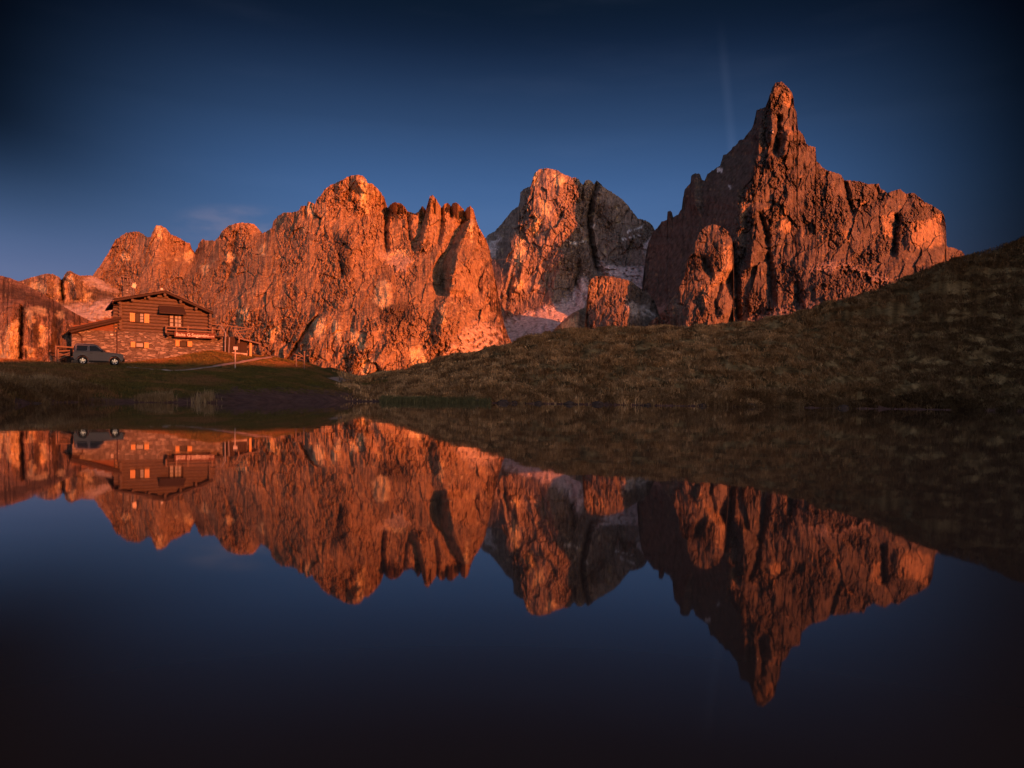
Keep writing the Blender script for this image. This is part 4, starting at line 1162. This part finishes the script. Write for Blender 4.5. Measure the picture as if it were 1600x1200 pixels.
def build_terrace():
    ty = -0.6
    root = empty("pergola", cab_pt(BAL[4] + 1.4, ty, 0), H_ROT)
    tag(root, "open frame of grey posts and rails on the terrace at the cabin's right end", "pergola")
    ox = BAL[4] + 1.4
    def P(u, v, y=ty):
        x, z = loc(u, v, y); return (x - ox, y - ty, z)
    for nm, pts, r in (("rail", [P(329, 506), P(360, 509.5), P(392, 513.5)], .05), ("rail", [P(329, 513), P(348, 515.5)], .045),
                       ("rail", [P(365, 517.5), P(392, 513.8)], .045), ("rail", [P(368, 521), P(392, 520.5)], .045),
                       ("post", [P(345, 508.5), P(352.5, 521), P(352, 549)], .075), ("post", [P(358.5, 527), P(357.5, 551)], .055),
                       ("brace", [P(365, 515), P(374, 528), P(373, 536)], .07), ("brace", [P(369, 514.5), P(382, 532)], .06)):
        MB().path(pts, r, 8).build(nm, M_METAL if nm == "post" else M_WOODGREY, root)
    hut = empty("terrace_hut", cab_pt(ox, .3, 0), H_ROT)
    tag(hut, "small dark boarded hut with a tilted flat roof right of the terrace posts", "hut")
    def Q(u, v, y=.3):
        x, z = loc(u, v, y); return (x - ox, y - .3, z)
    a = Q(355, 526); b = Q(386, 552)
    m = MB(); n = 9
    for i in range(n): m.box(a[0] + (b[0] - a[0]) * i / n + .006, a[0] + (b[0] - a[0]) * (i + 1) / n - .006, 0 + .01 * (i % 2), 1.6, b[2] - .9, a[2])
    m.build("wall", M_LOGDK, hut)
    c = Q(372, 527, -.6); d = Q(407, 536, -.6)
    m = MB(); t = .12
    m.hexa([(c[0], -.9, c[2] - t), (d[0], -.9, d[2] - t), (d[0], 1.4, d[2] - t), (c[0], 1.4, c[2] - t), (c[0], -.9, c[2]), (d[0], -.9, d[2]), (d[0], 1.4, d[2]), (c[0], 1.4, c[2])])
    m.build("roof", M_ROOF, hut)
    e = Q(390.5, 533); f = Q(390.5, 553)
    MB().box(e[0] - .11, e[0] + .11, -.35, -.13, f[2] - .5, e[2] - .02).build("post", M_SHUT, hut)
    g = Q(363, 550.3, -.6); h = Q(387, 552, -.6)
    st = MB().hexa([(g[0], -.75, g[2] - .3), (h[0], -.75, h[2] - .3), (h[0], -.3, h[2] - .3), (g[0], -.3, g[2] - .3), (g[0], -.75, g[2]), (h[0], -.75, h[2]), (h[0], -.3, h[2]), (g[0], -.3, g[2])])
    st.build("stone_step", M_STONE, hut)


build_terrace()

# ------------------------------------------------------------------ parked car
M_CAR = simple_mat("grey_car_paint", (0.120, 0.090, 0.100), 0.35, metal=0.0, noise=0.05, spec=0.45)
M_TRIM = simple_mat("black_plastic", (0.018, 0.017, 0.018), 0.6, noise=0.1)
M_TYRE = simple_mat("tyre_rubber", (0.014, 0.013, 0.013), 0.85, noise=0.15)
M_RIM = simple_mat("alloy_rim", (0.62, 0.60, 0.60), 0.3, metal=0.8, noise=0.05)
M_GLASS = simple_mat("tinted_car_glass", (0.006, 0.006, 0.008), 0.10, noise=0.02, spec=0.25)
M_TAIL = simple_mat("red_lamp_lens", (0.45, 0.03, 0.02), 0.2, noise=0.05, spec=0.6)
M_HEAD = simple_mat("clear_lamp_lens", (0.55, 0.55, 0.58), 0.12, noise=0.05, spec=0.7)


def build_car():
    p_rear = at(129.3, 571.8, 60.3)
    rz = R(29.5)
    base = p_rear.copy(); base[2] = gz(p_rear[0], p_rear[1]) + 0.06
    root = empty("parked_car", base, rz)
    tag(root, "small grey two door off-road car with a spare wheel, parked beside the cabin", "car")
    hw = 0.78
    # origin: rear axle centre on the ground; x forward, camera side is -y
    def shell(poly, half, top_in=0.0, zc=0.0, zt=1.0):
        return poly
    # lower body: side profile with wheel arches
    def arch(cx, r, n=9): return [(cx + r * math.cos(math.pi * (1 - i / (n - 1))), 0.34 + r * math.sin(math.pi * (1 - i / (n - 1)))) for i in range(n)]
    prof = [(-0.62, 0.45), (-0.42, 0.36)] + arch(0, 0.42)[0:] + [(0.46, 0.30), (1.78, 0.30)] + arch(2.25, 0.42) + [(2.72, 0.40), (2.86, 0.46), (2.88, 0.72), (2.84, 0.93), (2.70, 0.985), (1.62, 1.06), (-0.60, 1.06), (-0.66, 0.95), (-0.66, 0.55)]
    prof = [(x, z if not (abs(z - .34) < 1e-6) else .34) for x, z in prof]
    bm = bmesh.new()
    vs0 = [bm.verts.new((x, -hw, z)) for x, z in prof]; vs1 = [bm.verts.new((x, hw, z)) for x, z in prof]
    n = len(prof)
    for i in range(n):
        j = (i + 1) % n
        bm.faces.new((vs0[i], vs0[j], vs1[j], vs1[i]))
    bm.faces.new(vs0[::-1]); bm.faces.new(vs1)
    bmesh.ops.recalc_face_normals(bm, faces=bm.faces)
    long_e = [e for e in bm.edges if abs(e.verts[0].co.y - e.verts[1].co.y) < 1e-5 and e.calc_length() > 0.05 and min(v.co.z for v in e.verts) > 0.7]
    bmesh.ops.bevel(bm, geom=long_e, offset=0.05, segments=3, affect='EDGES', clamp_overlap=True)
    bmesh.ops.triangulate(bm, faces=[f for f in bm.faces if len(f.verts) > 4])
    me = bpy.data.meshes.new("body"); bm.to_mesh(me); bm.free(); me.materials.append(M_CAR)
    body = bpy.data.objects.new("body", me); COL.objects.link(body); body.parent = root
    # cabin: tapering inwards to the roof
    zb, zt = 1.055, 1.64
    bot = [(-0.60, zb), (1.62, zb)]; top = [(-0.50, zt), (1.02, zt)]
    inn = 0.12
    def cab(x, z, s):
        t = (z - zb) / (zt - zb); return (x, s * (hw - 0.02 - inn * t), z)
    m = MB(); m.hexa([cab(-.60, zb, -1), cab(1.60, zb, -1), cab(1.60, zb, 1), cab(-.60, zb, 1), cab(-.52, zt, -1), cab(0.98, zt, -1), cab(0.98, zt, 1), cab(-.52, zt, 1)])
    m.build("cabin", M_CAR, root, bevel=0.045)
    m = MB(); m.box(-.46, .9, -.50, .50, zt + .004, zt + .03); m.build("roof_panel", M_CAR, root, bevel=.01)
    for s in (-1, 1):
        MB().tube((-.4, s * .57, zt + .035), (.8, s * .57, zt + .035), .022, .022, 8).build("roof_rail", M_METAL, root)
    def side_pane(pts, s, nm="side_window"):
        m = MB(); o = .012
        v = [cab(x, z, s) for x, z in pts]
        v = [(x, y + s * o, z) for x, y, z in v]
        w = [(x, y - s * .03, z) for x, y, z in v]
        k = len(v)
        m.add(v + w, [tuple(range(k)), tuple(range(2 * k - 1, k - 1, -1))] + [((i + 1) % k, i, k + i, k + (i + 1) % k) for i in range(k)])
        return m.build(nm, M_GLASS, root)
    for s in (-1, 1):
        side_pane([(-.42, 1.12), (.22, 1.12), (.32, 1.2), (.34, 1.53), (-.38, 1.53)], s)
        side_pane([(.50, 1.12), (1.40, 1.12), (.93, 1.53), (.50, 1.53)], s)
        # door with handle
        d = MB(); y0 = s * (hw + .001); y1 = s * (hw + .012)
        d.prism([(.44, .42), (1.52, .42), (1.58, .62), (1.58, 1.03), (.44, 1.03)], min(y0, y1), max(y0, y1))
        door = d.build("door", M_CAR, root)
        MB().box(.50, .68, min(s * (hw + .012), s * (hw + .04)), max(s * (hw + .012), s * (hw + .04)), .93, .965).build("door_handle", M_TRIM, door)
        MB().box(.42, 1.84, min(s * (hw - .02), s * (hw + .03)), max(s * (hw - .02), s * (hw + .03)), .27, .36).build("side_sill", M_TRIM, root)
        MB().box(1.30, 1.42, min(s * (hw - .02), s * (hw + .17)), max(s * (hw - .02), s * (hw + .17)), 1.06, 1.21).build("wing_mirror", M_TRIM, root, bevel=.02)
        for cx in (0, 2.25):
            m = MB(); k = 10
            pts = [(cx + .44 * math.cos(math.pi * i / k), .34 + .44 * math.sin(math.pi * i / k)) for i in range(k + 1)]
            pts2 = [(cx + .53 * math.cos(math.pi * i / k), .34 + .53 * math.sin(math.pi * i / k)) for i in range(k + 1)]
            for i in range(k):
                a0, a1, b0, b1 = pts[i], pts[i + 1], pts2[i], pts2[i + 1]
                ya, yb = s * (hw - .02), s * (hw + .05)
                m.hexa([(a0[0], ya, a0[1]), (a1[0], ya, a1[1]), (b1[0], ya, b1[1]), (b0[0], ya, b0[1]), (a0[0], yb, a0[1]), (a1[0], yb, a1[1]), (b1[0], yb * .99, b1[1]), (b0[0], yb * .99, b0[1])])
            m.build("wheel_arch", M_CAR, root)
        MB().box(-.67, -.655, min(s * .52, s * .70), max(s * .52, s * .70), .56, .74).build("tail_light", M_TAIL, root)
        MB().box(2.86, 2.895, min(s * .42, s * .66), max(s * .42, s * .66), .70, .88).build("headlight", M_HEAD, root, bevel=.01)
    # windscreens
    o = .014
    MB().hexa([(1.545, -.66, 1.10), (1.545, .66, 1.10), (1.03, .55, 1.575), (1.03, -.55, 1.575), (1.575 + o, -.66, 1.10), (1.575 + o, .66, 1.10), (1.035 + o, .55, 1.59), (1.035 + o, -.55, 1.59)]).build("windscreen", M_GLASS, root)
    MB().box(-.615, -.555, -.55, .55, 1.14, 1.5).build("rear_window", M_GLASS, root)
    MB().box(2.80, 2.98, -.76, .76, .36, .60).build("front_bumper", M_TRIM, root, bevel=.04)
    MB().box(2.865, 2.90, -.40, .40, .70, .86).build("grille", M_TRIM, root)
    MB().box(-.80, -.60, -.76, .76, .38, .58).build("rear_bumper", M_TRIM, root, bevel=.04)

    def wheel(name, c, axis, r=.34, w=.20):
        """axis 'y' or 'x'"""
        def ring(spec, mat, nm, parent):
            m = MB(); N_ = 28
            vs = []; fs = []
            for (rad, off) in spec:
                for i in range(N_):
                    t = 2 * math.pi * i / N_
                    a, b = rad * math.cos(t), rad * math.sin(t)
                    vs.append((a, off, b) if axis == 'y' else (off, a, b))
            for k in range(len(spec) - 1):
                for i in range(N_):
                    j = (i + 1) % N_
                    fs.append((k * N_ + i, k * N_ + j, (k + 1) * N_ + j, (k + 1) * N_ + i))
            m.add(vs, fs)
            return m.build(nm, mat, parent, smooth_shade=True)
        e = empty(name, c); e.parent = root
        h = w / 2
        ring([(.21, -h + .02), (r - .04, -h), (r, -h + .04), (r, h - .04), (r - .04, h), (.21, h - .02), (.21, -h + .02)], M_TYRE, "tyre", e)
        m = MB()
        for side in (-1, 1):
            yy = side * (h - .035)
            def pt(rad, t, dy=0): return (rad * math.cos(t), yy + dy, rad * math.sin(t)) if axis == 'y' else (yy + dy, rad * math.cos(t), rad * math.sin(t))
            for i in range(5):
                t = 2 * math.pi * i / 5 + .3
                q = [pt(.05, t - .75), pt(.05, t + .75), pt(.205, t + .25), pt(.205, t - .25)]
                q2 = [pt(.05, t - .75, side * .025), pt(.05, t + .75, side * .025), pt(.205, t + .25, side * .018), pt(.205, t - .25, side * .018)]
                m.hexa(q + q2)
            a = pt(0, 0, -side * .01); b = pt(0, 0, side * .035); m.tube(a, b, .055, .05, 12)
            for i in range(24):
                t0 = 2 * math.pi * i / 24; t1 = 2 * math.pi * (i + 1) / 24
                m.hexa([pt(.195, t0), pt(.195, t1), pt(.215, t1), pt(.215, t0), pt(.195, t0, side * .02), pt(.195, t1, side * .02), pt(.215, t1, side * .03), pt(.215, t0, side * .03)])
        m.build("rim", M_RIM, e)
        m = MB(); a = (0, -h + .07, 0) if axis == 'y' else (-h + .07, 0, 0); b = (0, h - .07, 0) if axis == 'y' else (h - .07, 0, 0)
        m.tube(a, b, .2, .2, 24).build("hub_disc", M_TRIM, e)
        return e
    for cx in (0, 2.25):
        for s in (-1, 1): wheel("wheel", (cx, s * (hw - .06), .34), 'y')
    wheel("spare_wheel", (-.78, -.12, .98), 'x', .33, .19)
    return root


CAR = build_car()


# ------------------------------------------------------------------ small things around
def post_fence(name, label, cat, posts, rails, mat, rp=.07, rr_=.045):
    base = posts[0][0]
    root = empty(name, base); tag(root, label, cat)
    b = np.array(base)
    for p, h, top in posts:
        q = np.array(p) - b
        m = MB(); m.tube((q[0], q[1], q[2] - .4), (q[0], q[1], q[2] + h), rp, rp * .85, 8)
        if top: m.rock((q[0], q[1], q[2] + h + .05), .13, .13, .12, 3, 1)
        m.build("post", mat, root)
    for a, c in rails:
        MB().tube(np.array(a) - b, np.array(c) - b, rr_, rr_ * .9, 7).build("rail", mat, root)


def upright(u, v_base, v_top, d):
    a = at(u, v_base, d); a[2] = gz(a[0], a[1]); t = at(u, v_top, d)
    return a, float(t[2] - a[2])


d0 = 66.0
a0, h0 = upright(87.5, 567, 540, d0); a1, h1 = upright(91, 567, 545, d0 - .4); a2, h2 = upright(113, 567, 540, d0 + 1.5)
post_fence("rail_fence", "broken wooden rail fence between the rock face and the grey car", "fence", [(a0, h0, 0), (a1, h1, 0), (a2, h2, 0)],
           [(at(86, 541, d0), at(128, 544, d0 + 2)), (at(87, 549, d0), at(116, 547.5, d0 + 1.5)), (at(88, 557.5, d0 - .3), at(126, 546.5, d0 + 2)), (at(90, 561.5, d0 - .3), at(116, 552, d0 + 1)), (at(86, 552, d0), at(112, 556, d0 + 1))], M_WOODGREY, .075, .07)
d1 = 77.5
b0, g0 = upright(475.5, 566, 551, d1); b1, g1 = upright(463, 563, 554, d1)
post_fence("gate_fence", "short dark rail fence with a knobbed post on the hillock edge", "fence", [(b0, g0, 1), (b1, g1, 0)],
           [(at(459, 553, d1), at(475, 558, d1)), (at(460, 558.5, d1), at(475, 563, d1)), (at(466, 551, d1), at(473, 556, d1)), (at(462, 561, d1), at(471, 557, d1))], M_WOODGREY, .075, .05)

sp = hit(367.5, 576)
hs = float(at(367.5, 542, sp[1])[2] - sp[2])
sroot = empty("signpost", sp); tag(sroot, "slim pale pole with a small white plate standing on the grass before the terrace", "signpost")
MB().tube((0, 0, -.4), (0, 0, hs), .06, .05, 8).build("pole", M_STONE, sroot)
MB().box(-.13, .24, -.075, -.05, hs - .26, hs + .02).build("plate", M_WHITE, sroot)

# stones
def stone(u, v, sx, sy, sz, label, seed, mat=M_STONE):
    p = hit(u, v)
    o = MB().rock((0, 0, sz * .25), sx, sy, sz, seed).build("stone", mat, smooth_shade=False)
    o.location = p; tag(o, label, "stone"); return o


M_DKSTONE = simple_mat("dark_stone", (0.09, 0.06, 0.05), 0.9, noise=0.3, scale=2.0, bump=0.6)
stone(258.5, 579.5, .42, .25, .10, "pale flat stone beside the path below the cabin", 1)
stone(97, 566.5, .45, .35, .30, "reddish boulder at the foot of the broken fence", 2, M_DKSTONE)
stone(106, 567.5, .35, .3, .22, "small reddish boulder behind the tail of the car", 3, M_DKSTONE)
stone(426, 557.5, .32, .28, .26, "dark lump of rock at the top end of the path", 4, M_DKSTONE)
stone(433, 559, .22, .2, .15, "smaller dark rock right of the lump at the path's end", 5, M_DKSTONE)
stone(56, 632, .28, .15, .08, "small wet stone at the water's edge on the far left", 6, M_DKSTONE)


# ------------------------------------------------------------------ paths laid over the ground
def path_strip(label, pix, width, mat):
    P = [hit(u, v)[:2] for u, v in pix]
    Q = []
    for a, b in zip(P[:-1], P[1:]):
        n = max(2, int(np.linalg.norm(b - a) / 0.4))
        for i in range(n): Q.append(a + (b - a) * i / n)
    Q.append(P[-1]); Q = np.array(Q)
    for _ in range(6): Q[1:-1] = (Q[:-2] + 2 * Q[1:-1] + Q[2:]) / 4
    PATHS.append((Q.copy(), width))
    T = np.gradient(Q, axis=0); T /= np.linalg.norm(T, axis=1)[:, None] + 1e-9
    Nn = np.stack([-T[:, 1], T[:, 0]], 1)
    k = 7; rows = []
    wv = width * (1 + .35 * perlin(np.arange(len(Q)) * .25, np.zeros(len(Q)), 91))
    for j in range(k):
        q = Q + Nn * (wv * (j / (k - 1) - .5))[:, None]
        z = ground_z(q[:, 0], q[:, 1]) + (.035 if 0 < j < k - 1 else -.05)
        rows.append(np.stack([q[:, 0], q[:, 1], z], 1))
    V = np.stack(rows, 1)
    o = mesh_np("path", V, grid_quads(*V.shape[:2]), mat); tag(o, label, "path", kind="structure")


PATHS = []
M_PATH = simple_mat("trodden_gravel", (0.44, 0.34, 0.29), 0.95, noise=0.35, scale=3.0, bump=0.5)
path_strip("narrow trodden path climbing the hillock past the white sign", [(196, 574), (228, 576.5), (262, 579), (300, 577.5), (338, 572), (367, 567.5), (396, 562.5), (424, 558)], .55, M_PATH)
path_strip("pale path crossing the saddle between the hillock and the hill", [(520, 594), (538, 591.5), (556, 589.8), (572, 588.6)], 1.6, M_PATH)


# ------------------------------------------------------------------ grass
M_GRASS, _nt, _b = new_mat("dry_grass")
_at = _nt.nodes.new('ShaderNodeAttribute'); _at.attribute_name = "tint"
_nt.links.new(_at.outputs['Color'], _b.inputs['Base Color']); _b.inputs['Roughness'].default_value = 0.8
_b.inputs['Specular IOR Level'].default_value = 0.1

_ang = (GTAB[:, 1:] - CAM_Z) / TR[None, 1:]
CREST = TR[1:][np.argmax(np.where(TR[None, 1:] < 150, _ang, -9), axis=1)]


def sample(u0, u1, ra, rb, n):
    """points spread evenly over the ground between two photo columns and two distances"""
    a0, a1 = math.atan((u0 - 800) / F), math.atan((u1 - 800) / F)
    az = rng.uniform(a0, a1, n); r = np.sqrt(rng.uniform(ra ** 2, rb ** 2, n))
    x, y = r * np.sin(az), r * np.cos(az)
    return x, y, az, r


def blades(name, label, x, y, per, hgt, wid, cols, lean=0.5, spread=0.12, hvar=0.35):
    """tufts of bent blades standing at (x, y)"""
    n = len(x); k = n * per
    z = ground_z(x, y)
    hgt = np.broadcast_to(hgt, (n,)); wid = np.broadcast_to(wid, (n,)); spread = np.broadcast_to(spread, (n,))
    bx = np.repeat(x, per) + rng.normal(0, 1, k) * np.repeat(spread, per); by = np.repeat(y, per) + rng.normal(0, 1, k) * np.repeat(spread, per)
    bz = ground_z(bx, by) - 0.03
    h = np.repeat(hgt, per) * rng.uniform(1 - hvar, 1 + hvar, k); w = np.repeat(wid, per) * rng.uniform(.7, 1.3, k)
    a = rng.uniform(0, 2 * np.pi, k); le = rng.uniform(0.1, 1.0, k) * lean
    dx, dy = np.cos(a), np.sin(a)
    px, py = -dy * w * .5, dx * w * .5
    V = np.zeros((k, 5, 3))
    V[:, 0] = np.stack([bx - px, by - py, bz], 1); V[:, 1] = np.stack([bx + px, by + py, bz], 1)
    mx, my, mz = bx + dx * h * le * .35, by + dy * h * le * .35, bz + h * (.62 - .1 * le)
    V[:, 2] = np.stack([mx + px * .75, my + py * .75, mz], 1); V[:, 3] = np.stack([mx - px * .75, my - py * .75, mz], 1)
    V[:, 4] = np.stack([bx + dx * h * le, by + dy * h * le, bz + h * (1.0 - .45 * le)], 1)
    b = np.arange(k)[:, None] * 5
    Q = b + np.array([[0, 1, 2, 3]]); T = b + np.array([[3, 2, 4]])
    C = np.repeat(np.broadcast_to(cols, (n, 3)), per, 0) * rng.uniform(.7, 1.3, (k, 1))
    o = mesh_np(name, V, Q, M_GRASS, np.repeat(C[:, None], 5, 1), smooth_shade=False, tris=T)
    tag(o, label, "grass", kind="stuff"); return o


def mixc(a, b, t): return np.array(a)[None] * (1 - t[:, None]) + np.array(b)[None] * t[:, None]


def build_grass():
    TAN, BRN, GRN, RED = (0.84, 0.54, 0.27), (0.27, 0.15, 0.07), (0.14, 0.120, 0.034), (0.46, 0.24, 0.09)
    # the hill on the right: dry tussocks in bands along the slope
    x, y, az, r = sample(510, 1690, 45, 150, 340000)
    uu = 800 + F * x / y
    cr = np.interp(np.degrees(az), TAZ, CREST); z = ground_z(x, y)
    band = fbm(az * 26 + 3, z * 1.0 + 0.35 * np.sin(az * 9), 4, 61); fine = fbm(x * .6, y * .6, 3, 62)
    ok = (r < cr + 2.5) & (z > 0.10) & (rng.uniform(0, 1, len(x)) < smooth(515, 640, uu)) & (rng.uniform(0, 1, len(x)) < np.clip(0.42 + 1.9 * band + .8 * fine, .02, 1))
    x, y, az, z, band, fine = (q[ok][:52000] for q in (x, y, az, z, band, fine))
    c = mixc(BRN, TAN, smooth(-.25, .45, .7 * band + .8 * fbm(x * .8, y * .8, 3, 63)))
    warm = smooth(-.2, .5, fbm(x * .05, y * .05, 3, 66)) * .5
    c = c * (1 - warm[:, None]) + np.array(RED)[None] * warm[:, None]
    dusk = smooth(1080, 1560, 800 + F * x / y + 2.5 * z - 20) * .85          # shade towards the upper right, put into the blade colour
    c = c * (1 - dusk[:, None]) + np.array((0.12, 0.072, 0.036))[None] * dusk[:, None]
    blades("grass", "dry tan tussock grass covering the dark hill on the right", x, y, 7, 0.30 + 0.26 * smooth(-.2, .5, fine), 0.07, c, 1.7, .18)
    # overhanging tussocks along the right hand shore
    x, y, az, r = sample(640, 1690, 50, 80, 90000)
    z = ground_base(x, y); cl = fbm(x * .55, y * .55, 3, 71)
    ok = (z > 0.12) & (z < 1.2) & (cl > 0.0)
    x, y, z, cl = (q[ok][:2600] for q in (x, y, z, cl))
    blades("grass", "rounded tussocks hanging over the water's edge below the hill", x, y, 34, 0.30 + .30 * smooth(0, .5, cl), 0.055, mixc(BRN, TAN, .7 * smooth(0, .45, cl)) * (1 - .72 * smooth(1000, 1500, 800 + F * x / y))[:, None], 1.5, .26)  # shade of the hill's right end painted into the tussock colour too
    # short turf of the left bank
    x, y, az, r = sample(-60, 660, 24, 88, 150000)
    z = ground_z(x, y); n = fbm(x * .2, y * .2, 4, 5); n2 = fbm(x * .9, y * .9, 3, 8)
    u = 800 + F * x / y
    ok = (z > 0.25) & (r < np.interp(np.degrees(az), TAZ, CREST) + 1.5) & (rng.uniform(0, 1, len(x)) < np.clip(.55 + n2 + .4 * n, .08, 1))
    ok &= ~((u > 300) & (u < 600) & (z < .55 + .5 * n2))
    ok &= rng.uniform(0, 1, len(x)) < 1 - smooth(560, 660, u)
    onhouse = ((x - H_O[0]) * EX[0] + (y - H_O[1]) * EX[1] > -4) & ((x - H_O[0]) * EY[0] + (y - H_O[1]) * EY[1] > -.3) & ((x - H_O[0]) * EX[0] + (y - H_O[1]) * EX[1] < 13)
    ok &= ~onhouse
    for Q, wd in PATHS:
        i = np.where(ok)[0]
        d = np.min(np.hypot(x[i][:, None] - Q[None, :, 0], y[i][:, None] - Q[None, :, 1]), 1)
        ok[i[d < wd * .75 + .1]] = False
    x, y, n, n2, u = (q[ok][:40000] for q in (x, y, n, n2, u))
    long_ = smooth(0.1, -.6, (u - 230) / 300)
    c = mixc(GRN, BRN, np.clip(smooth(-.2, .5, n + .4 * n2) + .5 * long_, 0, 1))
    blades("grass", "short olive and brown turf of the bank before the cabin", x, y, 5, 0.10 + .16 * long_ + .06 * smooth(0, .5, n2), 0.035, c, .9, .12)
    # tall fringe on the left shore
    x, y, az, r = sample(-60, 330, 22, 46, 70000)
    z = ground_base(x, y); n = fbm(x * .45, y * .45, 3, 81)
    ok = (z > 0.06) & (z < 0.95) & (n > -.10 + .6 * smooth(150, 330, 800 + F * x / y))
    x, y, n = (q[ok][:1500] for q in (x, y, n))
    blades("grass", "tall pale grass fringe leaning over the left shore", x, y, 24, .32 + .25 * smooth(0, .5, n), 0.03, mixc((0.16, 0.095, 0.045), (0.40, 0.28, 0.15), smooth(-.1, .4, n)), .9, .22)
    # reeds standing in the bay
    x, y, az, r = sample(596, 765, 52, 66, 60000)
    z = ground_base(x, y); ok = (z > -.16) & (z < .12)
    x, y = x[ok][:1300], y[ok][:1300]
    blades("reeds", "thin green reeds standing in the shallow bay at the hill's foot", x, y, 5, .42, .03, np.array([(0.17, 0.155, 0.07)]), .35, .10)



def shore_stones():
    k = 0
    for u in (612, 668, 741, 786, 803, 842, 889, 934, 1012, 1096, 1173, 1318):
        p = hit(u, horizon_v(u) + 16.0 - 2.0 * ((k * 7) % 3))
        # walk to the water's edge along the line of sight
        d = np.array([p[0], p[1]]) / np.hypot(p[0], p[1]); r = 40.0
        while r < 100 and gz(*(d * r)) < 0.02: r += 0.15
        sz = 0.22 + 0.13 * ((k * 5) % 4) / 3
        o = MB().rock((0, 0, 0), sz * 1.5, sz, sz * .8, 20 + k).build("stone", M_DKSTONE)
        o.location = (d[0] * r, d[1] * r, 0.04)
        tag(o, "dark boulder half hidden in the grass along the far shore below the hill", "stone", group="dark boulders along the far shore")
        k += 1


shore_stones()
build_grass()
